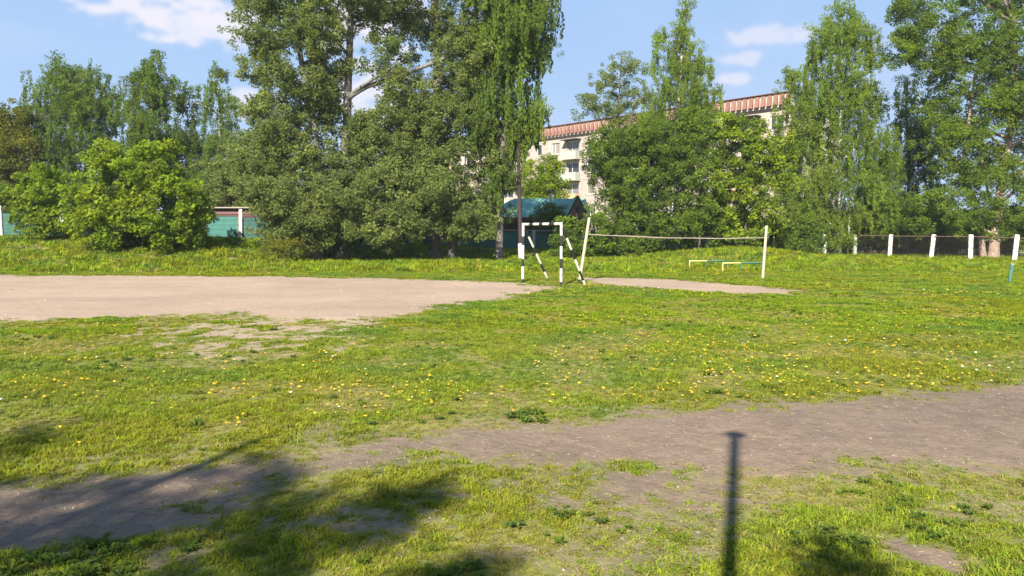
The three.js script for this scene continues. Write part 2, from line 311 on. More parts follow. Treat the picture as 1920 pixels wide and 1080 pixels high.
// ---------------------------------------------------------------- broad-leaved weeds, dandelions, grit
{
  const R = rng(991), weeds = [], heads = [], grit = [];
  const rosette = (() => { const q = []; const r = rng(5); for (let i = 0; i < 14; i++) { const a = r() * 6.283, l = 0.06 + r() * 0.06, w = 0.014 + r() * 0.012, up = 0.02 + r() * 0.04, dx = Math.cos(a), dz = Math.sin(a); const p = (s, y, k) => new THREE.Vector3(dx * l * s - dz * w * k, y, dz * l * s + dx * w * k); q.push([p(0.05, 0, 0), p(0.45, up, 1), p(0.8, up * 1.1, 0.6), p(0.8, up * 1.1, -0.6)], [p(0.05, 0, 0), p(0.8, up * 1.1, -0.6), p(0.45, up, -1)], [p(0.8, up * 1.1, 0.6), p(1, up * 0.8, 0), p(0.8, up * 1.1, -0.6)]); } return quads(q); })();
  const weedCol = [lin(0.109, 0.168, 0.017), lin(0.144, 0.195, 0.022), lin(0.086, 0.144, 0.023)];
  const weed = (x, d, s) => weeds.push([x, land(x, d), -d, 0, R() * 6.283, 0, s, s * (0.8 + 0.6 * R()), s, weedCol[R() * 3 | 0].clone().multiplyScalar(0.8 + 0.4 * R())]);
  const patch = (u, v, rad, n, s) => { const [x, d] = onFlat(u, v); for (let i = 0; i < n; i++) { const a = R() * 6.283, r = Math.sqrt(R()) * rad; weed(x + Math.cos(a) * r, d + Math.sin(a) * r, s * (0.6 + 0.7 * R())); } };
  patch(140, 1060, 0.22, 26, 0.6); patch(60, 1090, 0.2, 14, 0.6); patch(990, 785, 0.2, 16, 0.6); patch(1540, 1015, 0.2, 20, 0.5); patch(850, 1075, 0.15, 14, 0.5); patch(1100, 985, 0.3, 14, 0.45); patch(250, 1050, 0.3, 18, 0.45); patch(1720, 960, 0.5, 20, 0.45);
  for (let i = 0; i < 1500; i++) { const d = Math.sqrt(lerp(9, 400, R())), x = (R() * 2 - 1) * d * 0.8, [a, b] = earth(x, d); if (Math.max(a, b) < 0.25 && fbm(x * 0.9, d * 0.9, 3, 92) > 0.5) weed(x, d, 0.35 + 0.4 * R()); }
  const wo = instanced('weed', rosette, leafMat, weeds); wo.userData = { kind: 'stuff', label: 'broad leaved weeds scattered through the grass', category: 'weeds' };
  // dandelions: a flower head on a short stalk
  const head = (() => { const p = []; const r = rng(8); const a = new THREE.SphereGeometry(0.017, 7, 4, 0, 6.283, 0, 1.7); a.scale(1, 0.55, 1); a.translate(0, 0.085, 0); p.push(a.toNonIndexed()); for (let i = 0; i < 12; i++) { const an = i / 12 * 6.283 + r() * 0.2; const t = new THREE.BufferGeometry(); const c = Math.cos(an), s = Math.sin(an); t.setAttribute('position', new THREE.Float32BufferAttribute([c * 0.008 - s * 0.006, 0.088, s * 0.008 + c * 0.006, c * 0.008 + s * 0.006, 0.088, s * 0.008 - c * 0.006, c * 0.024, 0.084, s * 0.024], 3)); t.setAttribute('uv', new THREE.Float32BufferAttribute([0, 0, 1, 0, 0, 1], 2)); t.computeVertexNormals(); p.push(t); } return mergeGeometries(p); })();
  const bloom = [lin(0.5, 0.31, 0.006), lin(0.44, 0.26, 0.008), lin(0.54, 0.38, 0.012)];
  const flower = (x, d, s) => { const [a, b] = earth(x, d); if (Math.max(a, b) > 0.4) return; heads.push([x, land(x, d) - 0.02, -d, (R() - 0.5) * 0.5, R() * 6.283, (R() - 0.5) * 0.5, s, s * (0.7 + 0.4 * R()), s, R() < 0.05 ? lin(0.5, 0.5, 0.46) : bloom[R() * 3 | 0]]); };
  const flowers = (u, v, rad, n) => { const [x, d] = onFlat(u, v); for (let i = 0; i < n; i++) { const a = R() * 6.283, r = Math.sqrt(R()) * rad; flower(x + Math.cos(a) * r * 1.6, d + Math.sin(a) * r * 1.6, 0.45 + 0.4 * R()); } };
  for (const [u, v, r, n] of [[611, 735, 0.09, 6], [438, 797, 0.08, 6], [690, 750, 0.4, 14], [715, 765, 0.3, 14], [785, 742, 0.35, 16], [512, 742, 0.2, 7], [525, 775, 0.2, 5], [602, 775, 0.2, 8], [500, 712, 0.3, 5], [320, 765, 0.15, 4], [800, 712, 0.5, 10], [135, 682, 0.9, 18], [190, 810, 0.3, 5], [1785, 963, 0.05, 2], [880, 770, 0.3, 4], [1010, 755, 0.3, 4]]) flowers(u, v, r, n);
  for (let i = 0; i < 5200; i++) { const u = 1000 + R() * 900, v = 560 + R() * 165, [x, d] = onFlat(u, v); if (fbm(x * 0.7 + 3, d * 0.7, 3, 97) + R() * 0.25 > 0.56 && R() < 0.17) flower(x, d, 0.5 + 0.45 * R()); }
  for (let i = 0; i < 2600; i++) { const u = R() * 1900, v = 590 + R() * 170, p = onFlat(u, v); if (fbm(p[0] * 0.6 + 23, p[1] * 0.6, 3, 94) > 0.45 && R() < 0.3) flower(p[0], p[1], 0.5 + 0.45 * R()); }
  for (let i = 0; i < 2600; i++) { const u = R() * 2000 - 40, v = 478 + R() * 80, p = onFlat(u, v); if (p[1] < 46 && fbm(p[0] * 0.4 + 13, p[1] * 0.4, 3, 98) > 0.56 && R() < 0.6) flower(p[0], p[1], 1.1 + 0.5 * R()); }
  const ho = instanced('dandelion', head, new THREE.MeshStandardMaterial({ color: 0xffffff, roughness: 0.9, side: THREE.DoubleSide }), heads); ho.userData = { kind: 'stuff', label: 'yellow dandelion flowers dotted over the grass', category: 'dandelions' };
  const stone = new THREE.IcosahedronGeometry(0.012, 0); stone.scale(1, 0.6, 0.8);
  for (let i = 0; i < 9000; i++) { const d = 3 + R() * 9, x = (R() * 2 - 1) * d * 0.75, b = earth(x, d)[1]; if (b > 0.4) { const s = 0.25 + Math.pow(R(), 5) * 0.9, t = 0.09 + R() * 0.13; grit.push([x, land(x, d) + 0.001, -d, R() * 6, R() * 6, R() * 6, s, s, s, lin(t, t * 0.85, t * 0.72)]); } }
  for (let i = 0; i < 1500; i++) { const d = 11 + R() * 19, x = (R() * 2 - 1) * d * 0.75, a = earth(x, d)[0]; if (a > 0.5) { const s = 0.6 + R() * R() * 2, t = 0.16 + R() * 0.3; grit.push([x, land(x, d) + 0.001, -d, R() * 6, R() * 6, R() * 6, s, s, s, lin(t, t * 0.8, t * 0.62)]); } }
  for (let i = 0; i < 16000; i++) { const d = 3 + Math.pow(R(), 1.3) * 10, x = (R() * 2 - 1) * d * 0.75, b = earth(x, d)[1]; if (b > 0.25) { const l = 0.8 + R() * 1.6, t = 0.14 + R() * 0.2; grit.push([x, land(x, d) + 0.003, -d, (R() - 0.5) * 0.3, R() * 6.283, (R() - 0.5) * 0.2, l, 0.2, 0.16, R() < 0.3 ? lin(t * 0.5, t * 0.4, t * 0.3) : lin(t, t * 0.85, t * 0.45)]); } }
  const go = instanced('grit', stone, new THREE.MeshStandardMaterial({ color: 0xffffff, roughness: 0.95 }), grit); go.userData = { kind: 'stuff', label: 'small stones and bits of dry straw lying on the bare earth', category: 'grit' };
}

// ---------------------------------------------------------------- apartment block
{
  const b = thing('apartment_block', 'long pale five storey apartment block with a rust red roof edge behind the trees', 'building');
  const P = W(1465, 440, 78), ang = Math.atan2(0.734, 0.679);           // facade runs to the left and away
  b.position.set(P.x, 0, P.z);
  // local axes: +x along the facade towards the far left end, +z out of the facade, y up
  const tx = -0.679, tz = -0.734; b.rotation.y = Math.atan2(-tz, tx);
  const COLS = 21, CW = 3.2, FH = 2.82, X0 = -0.9, Y0 = 0.4, D = 12;
  const wallM = mat(0.416, 0.368, 0.336, 0.9, { map: mottle }), panelM = [mat(0.4, 0.33, 0.305, 0.9, { map: peel }), mat(0.36, 0.305, 0.285, 0.9, { map: peel }), mat(0.42, 0.34, 0.31, 0.9, { map: mottle })];
  const frameM = mat(0.576, 0.560, 0.536, 0.6), panes = [[0.03, 0.035, 0.04], [0.05, 0.055, 0.06], [0.16, 0.15, 0.14], [0.03, 0.035, 0.04], [0.22, 0.19, 0.16]].map(c => new THREE.MeshPhysicalMaterial({ color: lin(...c), roughness: 0.1, clearcoat: 0.5 })), dark = mat(0.040, 0.036, 0.032, 0.9);
  const redM = [mat(0.21, 0.1, 0.078, 0.8, { map: mottle }), mat(0.185, 0.088, 0.07, 0.8, { map: mottle }), mat(0.235, 0.115, 0.09, 0.8, { map: mottle })];
  const L = COLS * CW;
  const sgn = 1;    // the outside of the wall is on local +z or -z, fixed below
  const zf = z => z * OUT; const OUT = -1;   // facing the camera
  part('wall', box(L, Y0 + 5 * FH + 0.35, D - 0.2, X0 + L / 2, (Y0 + 5 * FH + 0.35) / 2, zf(-D / 2 - 0.1)), wallM, b);
  const hole = (w, h, hw, hh, hy) => { const s = new THREE.Shape([[-w / 2, 0], [w / 2, 0], [w / 2, h], [-w / 2, h]].map(p => new THREE.Vector2(...p))); const o = new THREE.Path([[-hw / 2, hy], [-hw / 2, hy + hh], [hw / 2, hy + hh], [hw / 2, hy]].map(p => new THREE.Vector2(...p))); s.holes.push(o); const g = new THREE.ExtrudeGeometry(s, { depth: 0.22, bevelEnabled: false }); g.translate(0, 0, -0.11); return g; };
  const gA = hole(CW - 0.035, FH - 0.035, 1.5, 1.5, 0.85), gB = hole(CW - 0.035, FH - 0.035, 2.1, 2.2, 0.15), gC = hole(CW - 0.035, FH - 0.035, 0.95, 1.45, 0.9);
  const ring = (w, h, t) => { const g = []; g.push(box(w, t, 0.07, 0, t / 2, 0), box(w, t, 0.07, 0, h - t / 2, 0), box(t, h - 2 * t, 0.07, -w / 2 + t / 2, h / 2, 0), box(t, h - 2 * t, 0.07, w / 2 - t / 2, h / 2, 0)); if (w > 1) g.push(box(t, h - 2 * t, 0.07, w * 0.1, h / 2, 0)); return mergeGeometries(g); };
  const fA = ring(1.5, 1.5, 0.08), fB = ring(2.1, 2.2, 0.08), fC = ring(0.95, 1.45, 0.08), sill = box(1.6, 0.05, 0.2);
  const slab = box(2.7, 0.14, 1.0), front = box(2.7, 0.95, 0.05), side = box(0.05, 0.95, 0.9), hood = box(2.9, 0.08, 1.15);
  const railM = [mat(0.480, 0.352, 0.192, 0.7, { map: mottle }), mat(0.336, 0.368, 0.336, 0.7, { map: mottle }), mat(0.480, 0.416, 0.352, 0.7, { map: mottle }), mat(0.400, 0.288, 0.192, 0.7, { map: mottle })];
  const R = rng(31);
  for (let c = 0; c < COLS; c++) for (let f = 0; f < 5; f++) {
    const x = X0 + (c + 0.5) * CW, y = Y0 + f * FH, kind = c % 4 === 1 ? 'B' : c % 4 === 3 ? 'C' : 'A';
    const p = part('panel', { A: gA, B: gB, C: gC }[kind], panelM[R() * 3 | 0], b); p.position.set(x, y + 0.0175, zf(0.11));
    const w = part('window', { A: fA, B: fB, C: fC }[kind], frameM, b); w.position.set(x, y + { A: 0.8675, B: 0.1675, C: 0.9175 }[kind], zf(0.06));
    const sz = { A: [1.34, 1.34], B: [1.94, 2.04], C: [0.79, 1.29] }[kind], pane = part('pane', box(sz[0], sz[1], 0.02, 0, sz[1] / 2 + 0.08, 0), panes[R() * 5 | 0], w);
    if (kind === 'A') { const s = part('sill', sill, frameM, w); s.position.set(0, -0.03, zf(0.15)); }
    if (kind === 'B' && f > 0) {
      const bal = part('balcony', slab, wallM, b); bal.position.set(x, y - 0.05, zf(0.73));
      const m = railM[R() * 4 | 0]; const fr = part('parapet', front, m, bal); fr.position.set(0, 0.55, zf(0.47));
      for (const s of [-1, 1]) { const q = part('side_panel', side, m, bal); q.position.set(s * 1.32, 0.55, 0); }
      if (f === 4) { const q = part('canopy', hood, dark, bal); q.position.set(0, 2.55, 0); }
    }
  }
  // rust red folded sheets round the flat roof, pale gaps between them
  const top = Y0 + 5 * FH + 0.35;
  part('roof', box(L + 0.5, 0.18, D + 0.4, X0 + L / 2, top + 0.09, zf(-D / 2 + 0.1)), wallM, b);
  const bandG = new THREE.ExtrudeGeometry(new THREE.Shape([[0, 0], [0.3, 0.02], [0.06, 1.25], [0, 1.25]].map(p => new THREE.Vector2(...p))), { depth: 0.47, bevelEnabled: false }); bandG.rotateY(OUT < 0 ? Math.PI / 2 : -Math.PI / 2); if (OUT > 0) bandG.translate(0.47, 0, 0);
  part('parapet_wall', box(L + 0.3, 1.24, 0.2, X0 + L / 2, top + 0.8, zf(0.2)), mat(0.480, 0.384, 0.336, 0.9, { map: mottle }), b);
  const n = Math.floor(L / 0.7);
  for (let i = 0; i < n; i++) { const q = part('roof_sheet', bandG, redM[R() * 3 | 0], b); q.position.set(X0 + 0.08 + i * 0.7, top + 0.2, zf(0.3)); q.rotation.y = 0; }
  part('coping', box(L + 0.5, 0.07, 0.5, X0 + L / 2, top + 1.48, zf(0.28)), mat(0.128, 0.056, 0.040, 0.7), b);
  const vent = part('roof_hatch', box(3.2, 1.3, 2.4, X0 + 15.5, top + 0.83, zf(-3)), wallM, b);
  part('hatch_roof', box(3.8, 0.1, 3, X0 + 15.5, top + 1.54, zf(-3)), dark, vent);
}

// ---------------------------------------------------------------- house with the teal roof
{
  const h = thing('garden_house', 'low wooden house with a teal sheet metal roof and a brown gable behind the fence', 'house');
  const d0 = 61, cx = W(1000, 440, d0 + 4).x, ground = land(cx, d0); h.position.set(cx, ground, -(d0 + 4));
  const eave = W(960, 408, d0).y - ground, ridge = W(960, 373, d0 + 4).y - ground;
  const wood = mat(0.136, 0.068, 0.048, 0.85, { map: mottle }), plank = mat(0.36, 0.21, 0.13, 0.85, { map: mottle }), darkwood = mat(0.160, 0.096, 0.068, 0.9, { map: mottle });
  const teal = mat(0.17, 0.37, 0.29, 0.85, { map: mottle }), roofHalf = 4.1;
  part('wall', box(8.6, eave - 0.1, 6.6, 0.4, (eave - 0.1) / 2, 0), darkwood, h);
  part('fascia', box(9.2, 0.34, 0.12, 0.3, eave - 0.12, 4.02), wood, h);
  for (const x of [-4, -2, 0, 2, 4]) part('verandah_post', box(0.14, eave - 0.3, 0.14, x, (eave - 0.3) / 2, 3.9), wood, h);
  // roof sheets, each a strip with a raised seam
  const strip = (x0, x1, yTopL, yTopR, zTopL, zTopR, s) => { const g = new THREE.BufferGeometry(); const a = [x0, eave, 4.15 * s, x1, eave, 4.15 * s, x1, yTopR, zTopR * s, x0, yTopL, zTopL * s]; const t = 0.035; const v = [...a]; for (let i = 0; i < 4; i++) v.push(a[i * 3], a[i * 3 + 1] + t, a[i * 3 + 2]); g.setAttribute('position', new THREE.Float32BufferAttribute(v, 3)); g.setAttribute('uv', new THREE.Float32BufferAttribute([0, 0, 1, 0, 1, 1, 0, 1, 0, 0, 1, 0, 1, 1, 0, 1], 2)); g.setIndex([4, 5, 6, 4, 6, 7, 0, 2, 1, 0, 3, 2, 0, 1, 5, 0, 5, 4, 1, 2, 6, 1, 6, 5, 2, 3, 7, 2, 7, 6, 3, 0, 4, 3, 4, 7]); const f = g.toNonIndexed(); f.computeVertexNormals(); return f; };
  const rise = ridge - eave, xl = -4.4, xr = 4.6, hip = 2.6, N = 16, w = (xr - xl) / N;
  const prof = x => clamp((x - xl) / hip, 0.02, 1);
  for (let i = 0; i < N; i++) { const a = xl + i * w, c = a + w - 0.02; for (const s of [1, -1]) part('roof_sheet', strip(a, c, eave + rise * prof(a), eave + rise * prof(c), 4.15 * (1 - prof(a)), 4.15 * (1 - prof(c)), s), teal, h); }
  for (let i = 1; i < N; i++) { const a = xl + i * w - 0.01, k = prof(a); part('seam', tube([new THREE.Vector3(a, eave + 0.05, 4.15), new THREE.Vector3(a, eave + rise * k + 0.05, 4.15 * (1 - k))], [0.025, 0.025], 5), teal, h); }
  // cross gable on the right
  const gx = W(1082, 400, d0).x - cx, gw = W(1101, 400, d0).x - W(1064, 400, d0).x, gp = W(1082, 369, d0).y - ground, gb = W(1082, 407, d0).y - ground;
  const tri = new THREE.Shape([[-gw / 2, gb], [gw / 2, gb], [0, gp]].map(p => new THREE.Vector2(...p)));
  const gw2 = part('gable', new THREE.ExtrudeGeometry(tri, { depth: 0.12, bevelEnabled: false }), plank, h); gw2.position.set(gx, 0, 4.3);
  part('gable_window', box(0.36, 0.5, 0.05, gx, gb + 0.62, 4.46), mat(0.040, 0.016, 0.016, 0.4), h);
  for (const s of [-1, 1]) part('bargeboard', tube([new THREE.Vector3(gx + s * (gw / 2 + 0.12), gb - 0.14, 4.48), new THREE.Vector3(gx, gp + 0.06, 4.48)], [0.08, 0.08], 5), mat(0.024, 0.056, 0.048, 0.6), h);
  for (const s of [-1, 1]) { const e = new THREE.BufferGeometry(), q = [gx, gp + 0.05, 4.6, gx + s * (gw / 2 + 0.2), gb - 0.2, 4.6, gx + s * (gw / 2 + 0.2), gb - 0.2, 0.5, gx, gp + 0.05, 0.5]; const v = [...q]; for (let i = 0; i < 4; i++) v.push(q[i * 3], q[i * 3 + 1] + 0.05, q[i * 3 + 2]); e.setAttribute('position', new THREE.Float32BufferAttribute(v, 3)); e.setAttribute('uv', new THREE.Float32BufferAttribute(new Array(16).fill(0).map((_, i) => (i * 7 % 4) / 4), 2)); e.setIndex([4, 5, 6, 4, 6, 7, 0, 1, 2, 0, 2, 3, 0, 1, 5, 0, 5, 4]); const f = e.toNonIndexed(); f.computeVertexNormals(); part('gable_roof', f, new THREE.MeshStandardMaterial({ color: lin(0.13, 0.3, 0.215), roughness: 0.85, side: THREE.DoubleSide }), h); }
  part('flue', tube([new THREE.Vector3(W(1034, 400, d0).x - cx, eave + 0.9, 2), new THREE.Vector3(W(1034, 400, d0).x - cx, ridge + 0.35, 2)], [0.09, 0.09], 8), mat(0.480, 0.464, 0.440, 0.6), h);
}

// ---------------------------------------------------------------- shed of dark red boards behind the left fence
{
  const s = thing('board_shed', 'dark red horizontal board shed showing above the teal fence', 'shed');
  const d = 52, a = W(366, 440, d), c = W(500, 440, d), g = land(a.x, d), top = W(400, 388, d).y - g, w = c.x - a.x; s.position.set((a.x + c.x) / 2, g, -d);
  part('wall', box(w, top - 0.1, 2.6, 0, (top - 0.1) / 2, -1.4), mat(0.120, 0.056, 0.056, 0.9, { map: mottle }), s);
  const ms = [mat(0.120, 0.048, 0.052, 0.8, { map: mottle }), mat(0.160, 0.080, 0.080, 0.8, { map: mottle }), mat(0.088, 0.036, 0.044, 0.8, { map: mottle })];
  for (let i = 0; i < 12; i++) part('board', box(w, 0.16, 0.03, 0, top - 0.22 - i * 0.19, -0.08), ms[i % 3], s);
  part('roof', box(w + 0.4, 0.08, 3.2, 0, top - 0.05, -1.4), mat(0.320, 0.264, 0.240, 0.8, { map: mottle }), s);
}

// ---------------------------------------------------------------- fences
const whitewash = mat(0.576, 0.544, 0.512, 0.9, { map: peel }), oldAndShadedWhite = mat(0.320, 0.312, 0.296, 0.9, { map: peel });  // second white serves an old post and one post coloured as shaded
{
  const us = [-250, -130, 5, 120, 232, 345, 452, 545, 632, 716, 788, 862, 932, 1000, 1065, 1125, 1180, 1230, 1280, 1335, 1390, 1445, 1495, 1545];
  const f = thing('panel_fence', 'teal panel fence between whitewashed concrete posts along the grassy bank', 'fence');
  const R = rng(17), P = us.map(u => { const d = fenceAt(u)[0]; const x = (u - 960) / FOCAL * d; return at(x, d); });
  const tealM = [mat(0.03, 0.15, 0.125, 0.7, { map: peelTeal }), mat(0.025, 0.12, 0.105, 0.7, { map: peelTeal }), mat(0.04, 0.175, 0.155, 0.7, { map: peelTeal }), mat(0.05, 0.14, 0.13, 0.7, { map: peelTeal })];
  P.forEach((p, i) => { const h = us[i] < 500 ? 1.9 : us[i] < 1000 ? 1.75 : 1.5; const q = part('post', chamferBox(0.2, h + 0.5, 0.17, 0.02), [118, 632].includes(us[i]) ? oldAndShadedWhite : whitewash, f); q.position.set(p.x, p.y - 0.5, p.z); q.rotation.set((R() - 0.5) * 0.03, 0.2, (R() - 0.5) * 0.06); });
  for (let i = 0; i < P.length - 1; i++) {
    const a = P[i], b = P[i + 1], len = Math.hypot(b.x - a.x, b.z - a.z), h = us[i] < 500 ? 1.45 : us[i] < 1000 ? 1.35 : 1.2;
    const s = new THREE.Shape(); const rows = 18;       // ribbed sheet: seen from its end
    const pts = []; for (let k = 0; k <= rows * 2; k++) pts.push([k % 2 ? 0.022 : 0, k / (rows * 2) * h]); for (let k = rows * 2; k >= 0; k--) pts.push([(k % 2 ? 0.022 : 0) - 0.012, k / (rows * 2) * h]);
    s.setFromPoints(pts.map(p => new THREE.Vector2(...p)));
    const g = new THREE.ExtrudeGeometry(s, { depth: len - 0.24, bevelEnabled: false, steps: 1 });
    const q = part('panel', g, tealM[R() * 4 | 0], f);
    const dir = new THREE.Vector3(b.x - a.x, 0, b.z - a.z).normalize();
    q.position.set(a.x + dir.x * 0.12, Math.min(a.y, b.y) + 0.02 + (R() - 0.5) * 0.06, a.z + dir.z * 0.12); q.rotation.y = Math.atan2(dir.x, dir.z); q.rotation.z = (R() - 0.5) * 0.02;
    if (us[i] > 800) part('rail', tube([new THREE.Vector3(a.x, a.y + 1.45, a.z), new THREE.Vector3(b.x, b.y + 1.45, b.z)], [0.03, 0.03], 5), mat(0.400, 0.352, 0.336, 0.7), f);
  }
}
{
  const us = [1545, 1602, 1667, 1744, 1819, 1900, 1990, 2090];
  const f = thing('mesh_fence', 'wire mesh fence on white concrete posts beside the grass mound', 'fence'), R = rng(23);
  const P = us.map(u => { const d = fenceAt(u)[0]; return at((u - 960) / FOCAL * d, d); });
  const wire = mat(0.048, 0.036, 0.036, 0.6, { metalness: 0.4 });
  P.forEach((p, i) => { if (!i) return; const h = EYE - p.y + 0.02 * R(); const q = part('post', chamferBox(0.26, h + 0.5, 0.2, 0.02), us[i] === 1602 ? oldAndShadedWhite : whitewash, f); q.position.set(p.x, p.y - 0.5, p.z); q.rotation.set(0, -0.35, [0, 0, -0.03, -0.075, 0.012, -0.06, 0.02, 0][i]); });  // one post near the full birch has shade put into its greyer white
  for (let i = 0; i < P.length - 1; i++) {
    const a = P[i].clone(), b = P[i + 1].clone(), g = [];
    part('rail', tube([a.clone().setY(a.y + 1.52), b.clone().setY(b.y + 1.52)], [0.028, 0.028], 5), mat(0.128, 0.072, 0.060, 0.8), f);
    const len = a.distanceTo(b), n = Math.round(len / 0.11), top = 1.5;
    for (const s of [-1, 1]) for (let k = -14; k <= n + 14; k++) {     // crossing wires, cut at the bay's edges
      const t0 = k / n, dt = s * (top - 0.05) / len; let ta = t0, ya = 0.05, tb = t0 + dt, yb = top;
      const cut = (t, y, tt, yy) => t < 0 ? [0, lerp(y, yy, (0 - t) / (tt - t))] : t > 1 ? [1, lerp(y, yy, (1 - t) / (tt - t))] : [t, y];
      if (Math.max(ta, tb) <= 0.001 || Math.min(ta, tb) >= 0.999) continue;
      const [pa, qa] = cut(ta, ya, tb, yb), [pb, qb] = cut(tb, yb, ta, ya);
      if (Math.abs(pa - pb) < 0.004) continue;
      g.push(tube([a.clone().lerp(b, pa).add(new THREE.Vector3(0, qa, 0)), a.clone().lerp(b, pb).add(new THREE.Vector3(0, qb, 0))], [0.0035, 0.0035], 3, false));
    }
    const m = part('wire_mesh', mergeGeometries(g), wire, f); m.userData.kind = 'stuff';
  }
}

// ---------------------------------------------------------------- goal
const cream = mat(0.464, 0.424, 0.304, 0.55, { map: mottle }), whiteP = mat(0.600, 0.576, 0.496, 0.5, { map: peel }), blackP = mat(0.014, 0.014, 0.014, 0.5);
{
  const g = thing('football_goal', 'small square football goal of black and white banded tube with two rear braces', 'goal');
  const L = onLand(980, 530), Rr = onLand(1052, 536.5), fL = at((1027 - 960) / FOCAL * 25.6, 25.6), fR = at((1098 - 960) / FOCAL * 23.9, 23.9);
  g.position.copy(L); const o = p => p.clone().sub(L);
  const H = 1.99, r = 0.045;
  const bands = (name, p0, p1, cuts, first, rad = r) => {   // cuts: fractions of the length where the paint changes; bands butt end to end on one tube
    const bar = new THREE.Group(); bar.name = name; g.add(bar); let w = first; const all = [0, ...cuts, 1];
    for (let i = 0; i < all.length - 1; i++) { part(w ? 'white_band' : 'black_band', tube([p0.clone().lerp(p1, all[i]), p0.clone().lerp(p1, all[i + 1])], [rad, rad], 12), w ? whiteP : blackP, bar); w = !w; }
  };
  const l0 = o(L), r0 = o(Rr), l1 = l0.clone().add(new THREE.Vector3(0.02, H, 0)), r1 = r0.clone().add(new THREE.Vector3(0, H + (Rr.y < L.y ? L.y - Rr.y : 0), 0));
  l0.y -= 0.05; r0.y -= 0.05;
  bands('post', l1, l0, [0.215, 0.36, 0.585, 0.71, 0.915], true); bands('post', r1, r0, [0.2, 0.365, 0.555, 0.705, 0.91], true);
  const inl = l1.clone().lerp(r1, 0.022), inr = r1.clone().lerp(l1, 0.022); inl.y -= 0.045; inr.y -= 0.045;
  bands('crossbar', inl, inr, [0.16, 0.28, 0.44, 0.54, 0.71, 0.855], true);
  const b0 = o(fL), b1 = o(fR); b0.y -= 0.04; b1.y -= 0.04;
  const back = (p, q) => p.clone().lerp(q, 0.02);
  bands('brace', back(l1.clone().setY(l1.y - 0.06), b0), b0, [0.19, 0.385, 0.505, 0.7, 0.85, 0.98], false, 0.038); bands('brace', back(r1.clone().setY(r1.y - 0.06), b1), b1, [0.2, 0.39, 0.55, 0.74, 0.9], false, 0.038);
}

// ---------------------------------------------------------------- volleyball posts, rope
{
  const a0 = onLand(1087, 525), a1 = W(1105, 408, -a0.z), b0 = onLand(1430, 522.5), b1 = W(1437.5, 423, -b0.z);
  const mk = (p0, p1, label) => { const t = thing('volleyball_post', label, 'post', 'volleyball posts'); t.position.copy(p0); const q = p1.clone().sub(p0), low = q.clone().multiplyScalar(-0.06); part('tube', tube([low, q.clone().multiplyScalar(0.5), q], [0.055, 0.052, 0.05], 10), cream, t); const k = q.clone().multiplyScalar(0.8); const n = part('hook', new THREE.TorusGeometry(0.06, 0.01, 5, 10), mat(0.240, 0.224, 0.200, 0.5, { metalness: 0.6 }), t); n.position.copy(k).add(new THREE.Vector3(0.05, 0, 0)); };
  mk(a0, a1, 'leaning cream volleyball post beside the goal brace'); mk(b0, b1, 'upright cream volleyball post in front of the grass mound');
  const r = thing('net_rope', 'pale rope strung between the two volleyball posts', 'rope'); const s = a0.clone().lerp(a1, (525 - 439) / 117), e = b0.clone().lerp(b1, (522.5 - 446) / 99.5); r.position.copy(s);
  const pts = [], n = 24; for (let i = 0; i <= n; i++) { const t = i / n, p = s.clone().lerp(e, t).sub(s); p.y -= 0.07 * Math.sin(Math.PI * t) + 0.006 * Math.sin(t * 19); pts.push(p); }
  part('cord', tube(pts, pts.map((_, i) => 0.013 + 0.008 * noise(i * 0.7, 3, 4)), 6), mat(0.336, 0.272, 0.240, 0.9, { map: mottle }), r);
}
// ---------------------------------------------------------------- low beams half yellow, half teal; pull-up bar; teal stake
const yellowP = mat(0.440, 0.400, 0.136, 0.55, { map: mottle }), tealP = mat(0.048, 0.136, 0.088, 0.6, { map: mottle });
for (const [u, v, ut, label] of [[1293, 505, 1325, 'low yellow and teal balance rail below the grass mound, farther from the white post'], [1355, 510, 1389, 'low yellow and teal balance rail below the grass mound, next to the white post']]) {
  const t = thing('balance_rail', label, 'balance rail', 'low painted rails'), p = onLand(u, v), d = -p.z; t.position.copy(p);
  const h = 0.36, k = (ut - u) * pxm(d), end = k * 2.25, V = (x, y, z = 0) => new THREE.Vector3(x, y, z);
  part('leg', tube([V(0, -0.1), V(0, h)], [0.035, 0.035], 8), yellowP, t);
  part('yellow_rail', tube([V(-0.035, h + 0.025), V(k, h + 0.025, -0.05)], [0.04, 0.04], 8), yellowP, t);
  part('teal_rail', tube([V(k, h + 0.025, -0.05), V(end, h + 0.025, -0.3)], [0.04, 0.04], 8), tealP, t);
  part('leg', tube([V(k, -0.1, -0.05), V(k, h - 0.015, -0.05)], [0.032, 0.032], 8), tealP, t); part('leg', tube([V(end, -0.2, -0.3), V(end, h - 0.015, -0.3)], [0.032, 0.032], 8), tealP, t);
}
{
  const t = thing('pull_up_bar', 'yellow pipe pull-up bar half hidden in the shrubs', 'pull-up bar'), d = 51, p = W(1406, 402, d), q = W(1452, 402, d + 1.2); const g = land(p.x, d); t.position.set(p.x, g, -d);
  const h = p.y - g, V = (x, y, z = 0) => new THREE.Vector3(x, y, z), dx = q.x - p.x;
  part('post', tube([V(0, -0.2), V(0, h)], [0.045, 0.045], 8), yellowP, t); part('post', tube([V(dx, -0.3, -1.2), V(dx, h, -1.2)], [0.045, 0.045], 8), yellowP, t); part('bar', tube([V(-0.045, h), V(dx, h, -1.2)], [0.04, 0.04], 8), yellowP, t);
  const s = thing('teal_stake', 'short teal painted stake standing in the grass in front of the last white fence post', 'stake'), b = onLand(1894, 531); s.position.copy(b);
  part('stake', tube([V(-0.02, -0.15), V(0.0, 0.3), V(0.05, 0.62)], [0.05, 0.052, 0.05], 9), mat(0.048, 0.160, 0.136, 0.7, { map: peel }), s); part('cap', tube([V(0.05, 0.62), V(0.052, 0.66)], [0.056, 0.04], 9), mat(0.240, 0.288, 0.272, 0.6), s);
}
